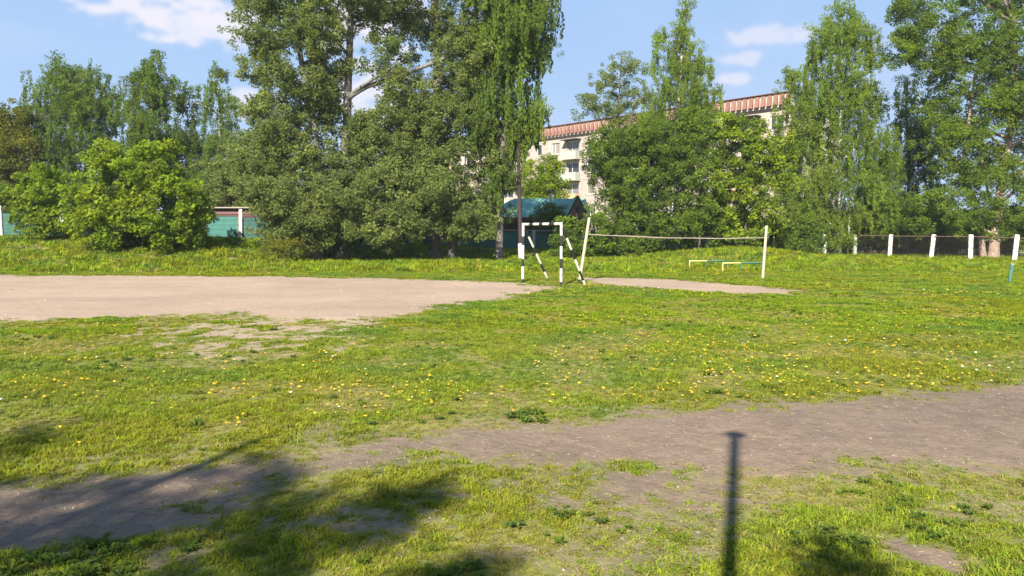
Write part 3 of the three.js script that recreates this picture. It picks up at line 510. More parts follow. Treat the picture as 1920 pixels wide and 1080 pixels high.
// ---------------------------------------------------------------- tall wooden pole with a white base
{
  const t = thing('utility_pole', 'tall dark wooden pole with a white painted band near its base behind the goal', 'pole'), b = onLand(977, 489), d = -b.z; t.position.copy(b);
  const top = W(970, 215, d).sub(b), V = (k) => top.clone().multiplyScalar(k), r = k => 0.15 - 0.045 * k;
  const k1 = (489 - 484) / 274, k2 = (489 - 456) / 274, pitch = mat(0.036, 0.024, 0.024, 0.9, { map: mottle }), lime = mat(0.496, 0.480, 0.496, 0.9, { map: peel });
  part('foot', tube([V(-0.04), V(k1)], [0.17, 0.165], 12), pitch, t); part('white_band', tube([V(k1), V(k2)], [0.17, 0.165], 12), lime, t); part('shaft', tube([V(k2), V(0.5), V(1)], [0.135, 0.12, 0.105], 12), pitch, t);
}
// ---------------------------------------------------------------- planks beyond the mesh fence
{
  const t = thing('plank_bench', 'weathered plank bench behind the mesh fence', 'bench'), d = 60, a = W(1604, 476, d), c = W(1662, 476, d), g = land(a.x, d); t.position.set(a.x, g, -d);
  const w = c.x - a.x, y = W(1630, 471, d).y - g, pl = mat(0.336, 0.224, 0.160, 0.85, { map: mottle });
  for (let i = 0; i < 3; i++) part('plank', box(w, 0.05, 0.13, w / 2, y, 0.15 - i * 0.15), pl, t);
  part('plank', box(w, 0.12, 0.04, w / 2, y - 0.12, 0.24), mat(0.160, 0.064, 0.056, 0.85, { map: mottle }), t);
  for (const x of [0.2, w - 0.2]) part('leg', box(0.1, y - 0.02, 0.4, x, (y - 0.02) / 2 - 0.02, 0), mat(0.120, 0.080, 0.064, 0.9), t);
}
// ---------------------------------------------------------------- the post behind the camera whose shadow lies on the path
{
  const H = 5.6, tip = onFlat(1378, 816), k = H / Math.tan(SUN_EL), x = tip[0] - Math.sin(SUN_AZ) * k, d = tip[1] - Math.cos(SUN_AZ) * k;
  const t = thing('capped_post', 'slender grey metal post with a small flat cap', 'post'); const b = at(x, d); t.position.copy(b);
  part('shaft', tube([new THREE.Vector3(0, -0.3, 0), new THREE.Vector3(0, H - 0.015, 0)], [0.045, 0.038], 12), mat(0.240, 0.240, 0.240, 0.5, { metalness: 0.6 }), t);
  part('cap', tube([new THREE.Vector3(0, H - 0.015, 0), new THREE.Vector3(0, H + 0.015, 0)], [0.085, 0.085], 16), mat(0.240, 0.240, 0.240, 0.5, { metalness: 0.6 }), t);
}

// ---------------------------------------------------------------- trees and shrubs
function clump(seed, n, rad, leaf, flat) {       // a spray of single leaves
  const R = rng(seed), q = [], N = new THREE.Vector3(), A = new THREE.Vector3(), B = new THREE.Vector3();
  for (let i = 0; i < n; i++) {
    const dir = new THREE.Vector3(R() * 2 - 1, R() * 2 - 1, R() * 2 - 1); while (dir.lengthSq() > 1) dir.set(R() * 2 - 1, R() * 2 - 1, R() * 2 - 1);
    const c = dir.clone().multiplyScalar(rad); c.y *= 0.75;
    N.set(R() * 2 - 1, flat + R() * 0.9, R() * 2 - 1).normalize(); A.set(R() - 0.5, -0.4 * R(), R() - 0.5).cross(N).normalize(); B.crossVectors(N, A);
    const l = leaf * (0.65 + 0.7 * R()), w = l * (0.62 + 0.25 * R()), p = (a, b) => c.clone().addScaledVector(A, a).addScaledVector(B, b);
    q.push([p(-l / 2, 0), p(-l * 0.05, w / 2), p(l / 2, 0), p(-l * 0.05, -w / 2)]);
  }
  return quads(q);
}
function strand(seed, n, leaf) {                 // a hanging birch twig one metre long
  const R = rng(seed), q = [];
  for (let i = 0; i < n; i++) {
    const y = -Math.pow(R(), 0.9), s = 0.16 * (1 - 0.55 * -y), c = new THREE.Vector3((R() - 0.5) * s * 2 + 0.12 * y * Math.sin(seed), y, (R() - 0.5) * s * 2 + 0.12 * y * Math.cos(seed * 3));
    const A = new THREE.Vector3(R() - 0.5, -0.9 - R() * 0.4, R() - 0.5).normalize(), B = new THREE.Vector3(R() - 0.5, (R() - 0.5) * 0.4, R() - 0.5).cross(A).normalize(), l = leaf * (0.65 + 0.7 * R()), w = l * 0.8, p = (a, b) => c.clone().addScaledVector(A, a).addScaledVector(B, b);
    q.push([p(-l / 2, 0), p(-l * 0.1, w / 2), p(l / 2, 0), p(-l * 0.1, -w / 2)]);
  }
  return quads(q);
}
const CL = { poplar: [clump(11, 70, 0.4, 0.13, 0.1), clump(12, 64, 0.44, 0.135, 0.1), clump(13, 72, 0.36, 0.125, 0.1)], maple: [clump(21, 52, 0.38, 0.17, 0.25), clump(22, 48, 0.4, 0.18, 0.25)], shrub: [clump(31, 68, 0.38, 0.125, 0.15), clump(32, 62, 0.4, 0.13, 0.15)], birch: [strand(1, 78, 0.1), strand(2, 72, 0.105), strand(3, 84, 0.095), clump(41, 62, 0.36, 0.1, 0.1), clump(42, 58, 0.4, 0.105, 0.1)] };
const bark = {
  grey: new THREE.MeshStandardMaterial({ roughness: 0.95, map: dataTex(128, 256, (x, y) => { const n = 0.5 * tnoise(x * 12, y * 6, 12, 1) + 0.5 * tnoise(x * 36, y * 12, 36, 2); const k = lerp(0.06, 0.2, n); return [k, k * 0.92, k * 0.82].map(toS); }, { srgb: true }) }),
  dark: new THREE.MeshStandardMaterial({ roughness: 0.95, map: dataTex(128, 256, (x, y) => { const n = 0.5 * tnoise(x * 12, y * 4, 12, 3) + 0.5 * tnoise(x * 40, y * 10, 40, 4); const k = lerp(0.035, 0.15, n); return [k, k * 0.82, k * 0.68].map(toS); }, { srgb: true }) }),
  birch: new THREE.MeshStandardMaterial({ roughness: 0.85, map: dataTex(128, 512, (x, y) => { const m = sstep(0.6, 0.68, 0.6 * tnoise(x * 5, y * 40, 40, 5) + 0.4 * tnoise(x * 10, y * 90, 90, 6)); const k = lerp(0.62, 0.05, m) * (0.85 + 0.2 * tnoise(x * 16, y * 16, 16, 7)); return [k, k * 0.96, k * 0.9].map(toS); }, { srgb: true }) }),
  pink: new THREE.MeshStandardMaterial({ roughness: 0.95, map: dataTex(128, 256, (x, y) => { const n = 0.5 * tnoise(x * 10, y * 5, 10, 8) + 0.5 * tnoise(x * 40, y * 14, 40, 9); const k = lerp(0.14, 0.4, n); return [k, k * 0.72, k * 0.6].map(toS); }, { srgb: true }) }),
};
const PAL = {
  poplar: [lin(0.169, 0.215, 0.047), lin(0.142, 0.194, 0.046), lin(0.203, 0.242, 0.059)],
  birch: [lin(0.115, 0.179, 0.018), lin(0.149, 0.208, 0.022), lin(0.095, 0.157, 0.021)],
  birchBright: [lin(0.161, 0.237, 0.020), lin(0.134, 0.208, 0.020), lin(0.189, 0.249, 0.023)],
  maple: [lin(0.193, 0.275, 0.010), lin(0.241, 0.299, 0.012), lin(0.149, 0.225, 0.010)],
  olive: [lin(0.176, 0.186, 0.017), lin(0.203, 0.194, 0.018), lin(0.134, 0.165, 0.017)],
  shrub: [lin(0.121, 0.194, 0.014), lin(0.155, 0.215, 0.017), lin(0.101, 0.165, 0.017)],
  right: [lin(0.134, 0.208, 0.016), lin(0.169, 0.237, 0.016), lin(0.108, 0.172, 0.018)],
};
// blobs: [u, v, half width, half height, density, depth shift in metres]; sizes in photograph pixels at the tree's own distance
function tree(o) {
  const R = rng(o.seed || Math.round(o.u * 13 + o.d * 7)), t = thing(o.name, o.label, o.category || 'tree', o.group);
  const bx = o.x ?? (o.u - 960) / FOCAL * o.d, base = at(bx, o.d); t.position.copy(base);
  const k = pxm(o.d), loc = (u, v, dz = 0) => W(u, v, o.d - dz).sub(base);
  const lists = CL[o.leaf].map(() => []), pal = PAL[o.pal], lobes = [];
  const weep = o.leaf === 'birch';
  const balls = o.blobs.map(([u, v, hu, hv, dens = 1, dz = 0]) => o.x === undefined ? [loc(u, v, dz), hu * k, hv * k, Math.max(0.6, Math.min(hu * k, 3.2)), dens] : [new THREE.Vector3(u, v, dz), hu, hv, hu, dens]);
  for (const [c, rx, ry, rz, dens] of balls) {
    const V = Math.pow(rx * ry * rz, 2 / 3);
    const n = dens * V * (weep ? 46 : 52) * (o.dens || 1), per = weep ? 6 : 6, nl = Math.max(2, Math.round(n / per));
    for (let i = 0; i < nl; i++) {
      const dir = new THREE.Vector3(R() * 2 - 1, R() * 2 - 1, R() * 2 - 1).normalize(), f = 0.2 + 0.85 * Math.sqrt(R());
      const lc = new THREE.Vector3(c.x + dir.x * rx * f, c.y + dir.y * ry * f, c.z + dir.z * rz * f), lr = Math.min(rx, ry) * 0.36 * (0.5 + 0.9 * R()) + 0.2, tone = 0.82 + 0.36 * R(), tint = pal[R() * pal.length | 0];
      lobes.push(lc);
      for (let j = 0; j < per; j++) {
        const e = new THREE.Vector3(R() * 2 - 1, R() * 2 - 1, R() * 2 - 1).normalize().multiplyScalar(lr * Math.cbrt(0.2 + 0.8 * R()));
        const p = lc.clone().add(e); if (p.y < (o.floor ?? 0.25)) continue;
        const col = tint.clone().lerp(pal[R() * pal.length | 0], 0.35).multiplyScalar(tone * (0.85 + 0.3 * R()));
        if (weep && R() < (o.droop ?? 0.4)) { const len = (0.7 + 1.1 * R()) * (o.strand || 1); lists[R() * 3 | 0].push([p.x, p.y + len * 0.45, p.z, (R() - 0.5) * 0.4, R() * 6.283, (R() - 0.5) * 0.4, 1.15, len, 1.15, col]); }
        else { const s = (0.55 + 0.65 * R()) * (o.size || 1); lists[weep ? 3 + (R() * 2 | 0) : R() * lists.length | 0].push([p.x, p.y, p.z, R() * 0.8 - 0.4, R() * 6.283, R() * 0.8 - 0.4, s, s, s, col]); }
      }
    }
  }
  // stems: pixel paths up the tree
  const bm = bark[o.bark || 'dark'];
  for (const s of o.stems || []) {
    const pts = s.path.map(([u, v, dz = 0]) => o.x === undefined ? loc(u, v, dz) : new THREE.Vector3(u, v, dz)); if (s.path[0].length < 4 && !s.free) pts[0].y = -0.3 + land(base.x + pts[0].x, -(base.z + pts[0].z)) - base.y;
    const curve = new THREE.CatmullRomCurve3(pts), m = Math.max(6, s.path.length * 4), P = curve.getPoints(m);
    part(s.free ? 'limb' : 'trunk', tube(P, P.map((_, i) => lerp(s.r, s.r2 ?? s.r * 0.3, Math.pow(i / m, 0.8)) * (i === 0 && !s.free ? 1.25 : 1) * (0.94 + 0.12 * R())), 9), bm, t);
  }
  // limbs reach from the nearest stem up to lobes of the crown
  if (o.stems && o.limbs !== 0) {
    const main = o.stems[0].path.map(([u, v, dz = 0]) => o.x === undefined ? loc(u, v, dz) : new THREE.Vector3(u, v, dz)), nl = o.limbs || 9;
    for (let i = 0; i < nl; i++) {
      const L = lobes[Math.floor((i + R() * 0.8) / nl * lobes.length) % lobes.length]; let best = null, bd = 1e9; const wantY = L.y - 0.35 * Math.hypot(L.x, L.z) - 0.4;
      for (let s = 0; s < main.length - 1; s++) for (let q = 0; q < 6; q++) { const p = main[s].clone().lerp(main[s + 1], q / 6); const e = Math.abs(p.y - wantY) + 0.2 * Math.hypot(p.x - L.x, p.z - L.z); if (e < bd && p.y > 0.6) { bd = e; best = p; } }
      if (!best || best.distanceTo(L) < 0.8) continue;
      const midp = best.clone().lerp(L, 0.5).add(new THREE.Vector3((R() - 0.5) * 0.3, 0.12 * best.distanceTo(L) * (o.leaf === 'birch' ? 1.2 : 0.3), (R() - 0.5) * 0.3)), P = new THREE.CatmullRomCurve3([best, midp, L]).getPoints(7), r = (o.limbR || 0.07) * clamp(best.distanceTo(L) / 3, 0.5, 1.4);
      part('limb', tube(P, P.map((_, q) => lerp(r, 0.012, q / 7)), 6), bm, t);
    }
  }
  lists.forEach((l, i) => { if (l.length) { const c = instanced('crown', CL[o.leaf][i], leafMat, l, t); c.userData.kind = 'stuff'; } });
  return t;
}
const G = { left: 'birches behind the left fence', wall: 'shrubs behind the fence' };
// the two tall poplars and the weeping birch in the middle
tree({ name: 'poplar_tree', label: 'tall grey-green poplar whose leafy boughs overhang the teal fence, left of the open trunk', leaf: 'poplar', pal: 'poplar', bark: 'grey', u: 597, d: 44.5, limbR: 0.1, limbs: 12, stems: [{ path: [[598, 480], [596, 380], [590, 250], [566, 120], [548, 0], [545, -100]], r: 0.3, r2: 0.1 }],
  blobs: [[520, 55, 70, 60], [545, 150, 75, 60], [505, 240, 62, 60], [550, 260, 60, 60], [540, 345, 85, 65], [495, 350, 45, 50], [530, 425, 65, 45], [565, -40, 95, 70], [470, 5, 35, 18, 0.7], [600, 100, 40, 60, 0.7], [590, 420, 50, 45], [470, 300, 40, 40], [590, 40, 48, 55, 0.8], [515, 370, 50, 36, 0.9, 3], [585, 405, 40, 22, 0.8, 3], [560, 440, 38, 18, 0.8, 2.5], [600, 445, 26, 16, 0.7, 3], [475, 110, 25, 40, 0.7], [600, 200, 30, 60, 0.7]] });
tree({ name: 'poplar_tree', label: 'tall poplar with a bare pale upper trunk and one long limb reaching to the right', leaf: 'poplar', pal: 'poplar', bark: 'grey', u: 645, d: 45.5, limbR: 0.1, limbs: 14, stems: [{ path: [[640, 485], [645, 380], [650, 270], [652, 180], [657, 60], [662, -100]], r: 0.42, r2: 0.16 }, { free: 1, path: [[651, 186], [666, 175], [690, 162], [730, 148], [815, 117], [850, 100]], r: 0.17, r2: 0.09 }, { free: 1, path: [[650, 100], [625, 70], [605, 40]], r: 0.12, r2: 0.05 }],
  blobs: [[640, 400, 75, 38], [625, 335, 65, 55], [700, 400, 80, 50, 1, 0.8], [705, 310, 62, 48], [755, 350, 60, 55], [605, 190, 35, 45, 0.6], [690, 40, 45, 40, 0.5], [640, 120, 28, 30, 0.4], [700, 235, 50, 22, 0.5], [700, -60, 110, 70], [660, 250, 40, 30, 0.45], [740, 110, 34, 45, 0.9], [750, 200, 45, 50, 0.9], [735, 20, 28, 30, 0.5], [625, 60, 26, 50, 0.7], [612, 140, 34, 50, 0.8], [622, 225, 30, 45, 0.8], [690, 95, 34, 30, 0.6], [705, 225, 38, 24, 0.8], [690, 20, 45, 30, 0.6], [690, 265, 45, 28, 0.9], [650, 360, 58, 34, 0.9, 3], [725, 402, 48, 24, 0.8, 3], [650, 428, 42, 20, 0.8, 3], [705, 440, 40, 18, 0.8, 2.5], [755, 425, 36, 20, 0.7, 2.5]] });
tree({ name: 'poplar_tree', label: 'tall full poplar between the open trunk and the weeping birch', leaf: 'poplar', pal: 'poplar', bark: 'grey', u: 820, d: 46.5, limbR: 0.1, limbs: 14, stems: [{ path: [[815, 485], [818, 380], [822, 250], [820, 120], [815, 0], [815, -100]], r: 0.36, r2: 0.2 }, { path: [[846, 478], [850, 330], [865, 150], [880, 30]], r: 0.22, r2: 0.08 }],
  blobs: [[800, 385, 85, 44], [820, 305, 75, 60], [885, 390, 60, 55], [870, 235, 75, 62], [790, 225, 50, 50], [885, 140, 70, 60], [760, 160, 35, 60, 0.8, -1], [905, 50, 60, 55], [850, 50, 45, 60, 0.8], [755, 20, 40, 40, 0.6], [860, -70, 110, 70], [925, 330, 40, 60], [870, 420, 50, 24], [740, 250, 40, 40, 0.7], [795, 355, 58, 34, 0.9, 3], [870, 405, 42, 24, 0.8, 3], [815, 432, 40, 20, 0.8, 2.5], [890, 428, 32, 20, 0.8, 2.5], [800, 60, 40, 60, 0.9], [780, 300, 60, 50], [840, 180, 60, 50, 0.9]] });
tree({ name: 'weeping_birch', label: 'weeping birch with hanging strands above the dark pole', leaf: 'birch', pal: 'birch', bark: 'grey', u: 945, d: 46, limbR: 0.06, limbs: 14, strand: 1.35, droop: 0.7, stems: [{ path: [[936, 478], [940, 350], [946, 200], [948, 60], [950, -90]], r: 0.24, r2: 0.1 }],
  blobs: [[965, 40, 85, 65], [1010, 30, 40, 55, 0.9], [990, 130, 42, 60, 0.8], [930, 130, 50, 70], [980, 215, 38, 50, 0.8], [925, 230, 50, 60], [992, 262, 24, 42, 0.9], [940, 320, 32, 50, 0.8], [965, -60, 85, 60]] });
// birches and others behind the fence on the left
for (const [u, d, pal, leaf, blobs, label, top, group] of [
  [20, 62, 'olive', 'shrub', [[15, 235, 60, 40], [20, 290, 75, 50], [-50, 260, 70, 60], [40, 350, 60, 45]], 'olive brown leafed tree behind the teal fence', 200],
  [130, 64, 'birch', 'birch', [[130, 150, 50, 35, 0.9], [170, 190, 55, 50], [105, 190, 45, 45], [140, 250, 85, 55], [120, 320, 80, 55]], 'broad rounded birch behind the maple shrubs', 120],
  [285, 62, 'birch', 'birch', [[286, 130, 26, 30, 0.9], [268, 155, 28, 35, 0.8], [300, 180, 35, 50], [265, 225, 45, 50], [290, 260, 65, 50], [280, 330, 80, 55]], 'pointed birch behind the maple shrubs', 105],
  [412, 64, 'birch', 'birch', [[412, 155, 20, 32, 0.7], [405, 205, 35, 35, 0.8], [360, 205, 26, 35, 0.8], [400, 265, 55, 45], [370, 330, 60, 55]], 'slim birch with a thin pointed top beside the poplars', 130],
  [455, 55, 'poplar', 'poplar', [[450, 300, 50, 45], [430, 350, 60, 50], [480, 400, 50, 35], [405, 390, 40, 30, 0.8]], 'grey-green poplar sapling in front of the dark red shed', 270],
  [60, 58, 'shrub', 'shrub', [[40, 385, 50, 28], [-40, 375, 50, 40]], 'dark shrub behind the teal fence under the olive tree', 340],
  [210, 57, 'shrub', 'shrub', [[150, 375, 30, 30], [230, 385, 60, 30]], 'dark shrub behind the teal fence under the pointed birch', 320],
  [350, 57, 'shrub', 'shrub', [[375, 365, 40, 32], [410, 380, 30, 22]], 'dark shrub behind the teal fence near the slim birch', 320],
]) tree({ name: leaf === 'birch' ? 'birch_tree' : pal === 'shrub' ? 'shrub' : 'broadleaf_tree', category: pal === 'shrub' ? 'shrub' : 'tree', label, leaf, pal, bark: leaf === 'birch' ? 'birch' : 'dark', u, d, size: 1.2, floor: 0.2, limbs: 7, stems: [{ path: [[u, 450], [u + 4, 340], [u - 2, top + 60], [u, top + 15]], r: 0.16, r2: 0.04 }], blobs });
// bright maple shrubs on the bank
tree({ name: 'maple_shrub', category: 'shrub', label: 'bright yellow-green maple shrub beside the first white fence post', leaf: 'maple', pal: 'maple', u: 75, d: 42, limbs: 8, limbR: 0.04, floor: 0.05, stems: [{ path: [[78, 445], [75, 390], [70, 330]], r: 0.06 }, { path: [[92, 445], [100, 400], [108, 360]], r: 0.05 }], blobs: [[70, 385, 46, 46], [70, 335, 34, 28], [85, 425, 38, 24], [32, 378, 18, 22, 0.7]] });
tree({ name: 'maple_shrub', category: 'shrub', label: 'large rounded yellow-green maple shrub growing low on the bank', leaf: 'maple', pal: 'maple', u: 265, d: 39.5, limbs: 12, limbR: 0.05, floor: 0.05, stems: [{ path: [[268, 468], [262, 400], [245, 300]], r: 0.08 }, { path: [[290, 468], [310, 400], [330, 340]], r: 0.07 }, { path: [[240, 466], [205, 410], [180, 370]], r: 0.06 }], blobs: [[255, 335, 72, 58], [195, 385, 65, 55], [325, 370, 60, 55], [270, 425, 105, 42], [355, 415, 34, 40], [225, 292, 38, 24, 0.8], [285, 292, 40, 24, 0.8], [200, 435, 50, 28], [330, 435, 50, 28]] });
tree({ name: 'bramble', category: 'shrub', label: 'low brownish bramble at the edge of the shade below the poplars', leaf: 'shrub', pal: 'olive', u: 530, d: 41, floor: 0.05, size: 0.7, limbs: 6, limbR: 0.02, stems: [{ path: [[530, 486], [532, 460], [520, 440]], r: 0.03 }], blobs: [[520, 460, 28, 20], [555, 468, 30, 16], [580, 478, 30, 10, 0.6]] });
// round the garden house
tree({ name: 'broadleaf_tree', label: 'small yellowish tree in front of the apartment block, beside the dark pole', leaf: 'shrub', pal: 'maple', u: 1012, d: 72, size: 1.2, limbs: 6, stems: [{ path: [[1015, 450], [1014, 380], [1010, 320]], r: 0.12 }], blobs: [[1010, 325, 30, 35], [1000, 360, 28, 22], [1035, 350, 30, 25], [1045, 310, 14, 16, 0.5]] });
tree({ name: 'shrub', category: 'shrub', label: 'dark shrub growing in front of the teal roof', leaf: 'shrub', pal: 'shrub', u: 1020, d: 56.5, limbs: 6, limbR: 0.03, stems: [{ path: [[1020, 455], [1022, 420], [1020, 390]], r: 0.05 }], blobs: [[1015, 390, 20, 16, 0.7], [1035, 400, 22, 18], [1020, 425, 26, 20], [1045, 430, 22, 25]] });
tree({ name: 'shrub', category: 'shrub', label: 'leafy green shrub behind the leaning volleyball post', leaf: 'maple', pal: 'shrub', u: 1090, d: 48, floor: 0.05, size: 0.8, limbs: 8, limbR: 0.03, stems: [{ path: [[1092, 480], [1090, 440], [1080, 400]], r: 0.05 }], blobs: [[1072, 430, 26, 22], [1118, 425, 30, 26], [1095, 455, 50, 22], [1140, 455, 40, 22], [1060, 452, 25, 20]] });
// group to the right of the garden house
tree({ name: 'broadleaf_tree', label: 'thin airy tree rising in front of the long rust red roof edge', leaf: 'poplar', pal: 'poplar', bark: 'dark', u: 1165, d: 60, dens: 0.75, size: 0.9, limbs: 14, stems: [{ path: [[1165, 460], [1166, 350], [1160, 220], [1165, 110]], r: 0.16, r2: 0.04 }, { path: [[1168, 380, 0], [1140, 260], [1110, 190]], r: 0.1, free: 1 }], blobs: [[1165, 120, 42, 40, 0.55], [1110, 195, 32, 30, 0.75], [1150, 185, 45, 40, 0.6], [1205, 160, 30, 50, 0.6], [1200, 230, 45, 35, 0.7], [1165, 285, 70, 40]] });
tree({ name: 'birch_tree', label: 'tall birch with a narrow spire top among the shrubs', leaf: 'birch', pal: 'birchBright', bark: 'birch', u: 1275, d: 56, limbs: 12, stems: [{ path: [[1268, 465], [1268, 330], [1272, 190], [1282, 60], [1286, 10]], r: 0.2, r2: 0.03 }], blobs: [[1285, 32, 16, 34], [1278, 90, 32, 34], [1238, 70, 12, 34, 0.8], [1255, 140, 34, 42], [1295, 150, 34, 50], [1275, 215, 62, 50], [1325, 185, 25, 45, 0.8], [1290, 290, 75, 55], [1225, 260, 40, 50, 0.8]] });
for (const [u, d, pal, leaf, blobs, label] of [
  [1130, 52, 'shrub', 'shrub', [[1140, 290, 42, 45], [1145, 365, 38, 50], [1175, 340, 50, 60], [1160, 430, 60, 38], [1190, 270, 45, 40]], 'tall green shrub to the right of the brown gable'],
  [1220, 51, 'shrub', 'shrub', [[1210, 295, 55, 50], [1225, 245, 45, 35, 0.9], [1235, 370, 60, 60], [1210, 435, 60, 35]], 'tall green shrub below the narrow spire birch'],
  [1310, 50.5, 'right', 'shrub', [[1300, 255, 48, 45, 0.9], [1345, 270, 30, 45, 0.9], [1310, 340, 55, 60], [1300, 425, 60, 45], [1345, 400, 40, 50]], 'tall shrub between the spire birch and the yellow maple'],
]) tree({ name: 'shrub', category: 'shrub', label, leaf, pal, u, d, limbs: 9, limbR: 0.05, floor: 0.05, stems: [{ path: [[u, 470], [u + 5, 390], [u - 3, 310]], r: 0.09 }, { path: [[u + 14, 470], [u + 30, 390], [u + 34, 330]], r: 0.06 }], blobs });
tree({ name: 'maple_tree', label: 'bright yellow-green young maple around the yellow pull-up bar', leaf: 'maple', pal: 'maple', u: 1395, d: 49.5, limbs: 10, limbR: 0.05, floor: 0.05, stems: [{ path: [[1400, 468], [1396, 380], [1392, 260]], r: 0.1 }], blobs: [[1380, 255, 40, 34, 0.9], [1430, 262, 36, 36, 0.9], [1470, 300, 30, 50, 0.9], [1375, 330, 38, 45], [1420, 330, 36, 48], [1395, 400, 45, 45], [1440, 410, 26, 45], [1380, 445, 40, 20]] });
tree({ name: 'birch_tree', label: 'large full birch with hanging foliage down to the mesh fence', leaf: 'birch', pal: 'birchBright', bark: 'birch', u: 1575, d: 58, limbs: 16, stems: [{ path: [[1573, 475], [1575, 360], [1576, 200], [1580, 40]], r: 0.2, r2: 0.04 }, { path: [[1590, 476], [1596, 360], [1610, 250]], r: 0.1 }], blobs: [[1582, 40, 36, 34], [1560, 95, 50, 45], [1605, 95, 38, 45], [1570, 160, 72, 45], [1520, 110, 22, 35, 0.7], [1575, 225, 78, 55], [1570, 300, 90, 55], [1640, 290, 35, 55, 0.8], [1560, 375, 95, 50], [1500, 390, 45, 55], [1630, 390, 35, 50, 0.8], [1540, 430, 80, 35], [1470, 160, 18, 26, 0.6], [1480, 250, 25, 60, 0.8], [1475, 330, 35, 50], [1655, 340, 30, 60, 0.9], [1655, 405, 32, 40, 0.9], [1630, 200, 24, 50, 0.8], [1488, 215, 26, 50, 0.9], [1490, 165, 20, 30, 0.7]] });
tree({ name: 'slender_tree', label: 'slender drooping tree in the shade between the full birch and the leaning tree', leaf: 'birch', pal: 'birch', bark: 'dark', u: 1700, d: 62, limbs: 10, stems: [{ path: [[1700, 465], [1704, 360], [1700, 200], [1702, 150]], r: 0.18, r2: 0.04 }], blobs: [[1700, 165, 22, 34, 0.6], [1705, 220, 38, 40, 0.8], [1705, 285, 55, 48], [1700, 355, 65, 48], [1690, 415, 70, 36]] });
tree({ name: 'leaning_tree', label: 'big broad tree with pale leaning trunks behind the last white fence posts', leaf: 'poplar', pal: 'right', bark: 'pink', u: 1855, d: 54, limbR: 0.1, limbs: 22, size: 1.05, dens: 0.8, stems: [{ path: [[1862, 485], [1868, 420], [1885, 300], [1905, 180], [1900, 20]], r: 0.42, r2: 0.12 }, { path: [[1845, 480], [1830, 380], [1808, 330], [1815, 240], [1830, 130]], r: 0.24, r2: 0.08 }, { free: 1, path: [[1872, 410], [1850, 350], [1838, 260], [1840, 210]], r: 0.11, r2: 0.05 }],
  blobs: [[1705, 12, 48, 22, 0.8], [1745, 55, 55, 32, 0.8], [1690, 100, 36, 26, 0.8], [1745, 105, 42, 30, 0.7], [1810, 110, 75, 55], [1885, 50, 75, 70], [1820, 200, 85, 55], [1905, 190, 60, 75], [1780, 265, 65, 50], [1800, 340, 55, 45, 1, 1], [1860, 320, 50, 45, 0.5], [1915, 320, 50, 55, 0.7], [1770, 395, 62, 40, 1, 1], [1905, 400, 50, 38, 0.7], [1825, 425, 40, 22], [1850, -60, 150, 70], [2000, 200, 90, 150], [1700, 60, 30, 20, 0.7]] });
// dark shrubs filling in behind the fence
const SPOTS = ['left of the full birch trunk', 'right of the full birch trunk', 'behind the plank bench', 'under the slender drooping tree', 'beside the slender drooping tree', 'behind the leaning trunks', 'beyond the leaning trunks', 'behind the yellow-green young maple', 'behind the narrow spire birch', 'under the weeping birch', 'under the full poplar', 'behind the poplar with the bare trunk', 'behind the poplar left of the open trunk', 'beside the dark red shed', 'under the olive brown tree'];
[[1480, 440, 56], [1560, 425, 60], [1625, 425, 66], [1690, 435, 66], [1755, 430, 65], [1850, 430, 64], [1925, 425, 62], [1340, 430, 60], [1240, 430, 62], [880, 400, 62], [770, 400, 63], [660, 390, 63], [560, 390, 62], [470, 380, 63], [-80, 380, 56]].forEach(([u, v, d], i) => tree({ name: 'hedge_shrub', category: 'shrub', label: 'dark shrub in the shade behind the fence, ' + SPOTS[i], group: 'dark shrubs behind the fences', leaf: 'shrub', pal: 'shrub', u, d, size: 1.25, floor: 0.05, limbs: 4, limbR: 0.03, stems: [{ path: [[u, 470], [u + 2, v], [u, v - 30]], r: 0.06 }], blobs: [[u - 25, v - 5, 38, 30], [u + 25, v + 5, 38, 32], [u, v + 25, 60, 22]] }));
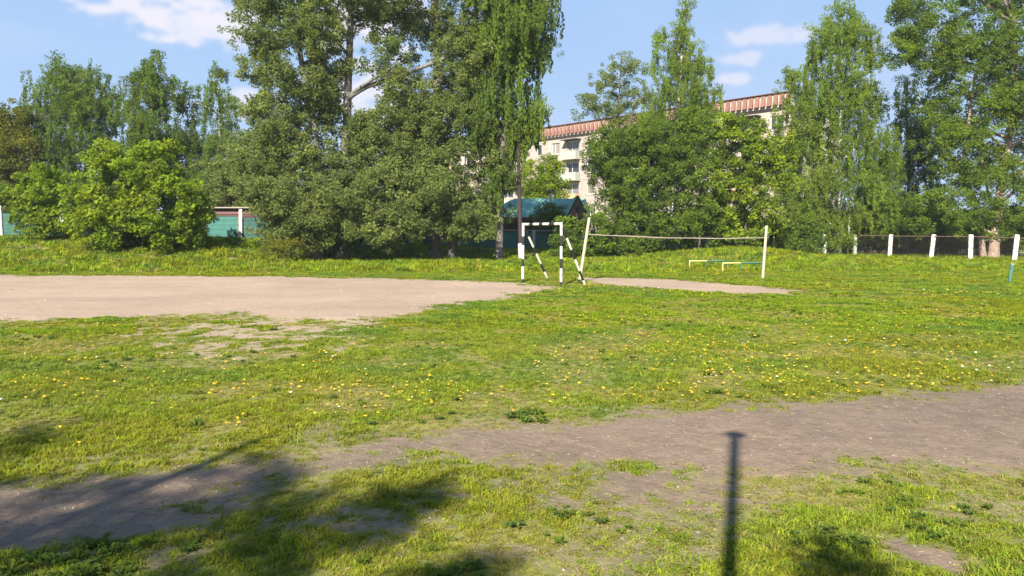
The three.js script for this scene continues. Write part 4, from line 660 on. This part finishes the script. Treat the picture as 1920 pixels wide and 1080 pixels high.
// trees behind the camera: they throw the shade on the near grass
const tips = [[-4.0, 6.7], [-4.4, 6.2], [-3.0, 6.1], [-3.5, 5.7], [-1.95, 5.35], [-2.6, 5.0], [-1.5, 4.9], [-0.34, 5.2], [0.05, 4.35], [-0.75, 4.2], [-2.0, 4.5], [-1.15, 4.7], [-0.5, 4.75], [-1.7, 5.1], [-0.2, 3.95], [-1.4, 4.1]];   // where the shoots' shadows end on the ground
const cast = h => [Math.sin(SUN_AZ) / Math.tan(SUN_EL) * h, Math.cos(SUN_AZ) / Math.tan(SUN_EL) * h];
{
  const bx = -5.8, bd = -5.6, shoot = ([x, d], i) => { const h = 8 + (i % 3) * 0.5, o = cast(h), hh = 0.75 + 0.15 * (i % 4); return [x - o[0] - bx, h - hh, 0.14 + 0.04 * (i % 3), hh, 1.0, -(d - o[1] - bd)]; };
  const bough = (x, d, h, r, k) => { const o = cast(h); return [x - o[0] - bx, h, r, 0.45, k, -(d - o[1] - bd)]; };
  tree({ name: 'lime_tree', label: 'tall spreading tree with upright shoots on the near side of the path', leaf: 'poplar', pal: 'shrub', x: bx, d: bd, limbs: 16, limbR: 0.05, size: 0.45, dens: 1.5, stems: [{ path: [[0, 0], [0.05, 3], [0.3, 5.5, -0.5], [0.6, 8.5, -1]], r: 0.2, r2: 0.05 }], blobs: [...tips.map(shoot), bough(-2.2, 3.6, 6.6, 0.65, 1.1), bough(-3.2, 4.3, 6.8, 0.6, 1.1), bough(-4.2, 5.1, 7, 0.7, 1.1), bough(-1.3, 3.7, 6.6, 0.4, 0.9)] });
  const o = cast(4.9);
  tree({ name: 'young_tree', label: 'slim young tree on the near side of the path', leaf: 'poplar', pal: 'shrub', x: 1.6 - o[0], d: 3.55 - o[1], limbs: 6, limbR: 0.03, size: 0.4, stems: [{ path: [[0, 0], [0.03, 2], [0, 4], [0, 4.9]], r: 0.05, r2: 0.02 }], blobs: [[0, 4.3, 0.2, 0.4, 0.6], [0.05, 4.75, 0.14, 0.25, 0.6]] });
}
// light summer haze
scene.fog = new THREE.FogExp2(new THREE.Color(0.82, 0.9, 1), 0.0003);
renderer.render(scene, camera);
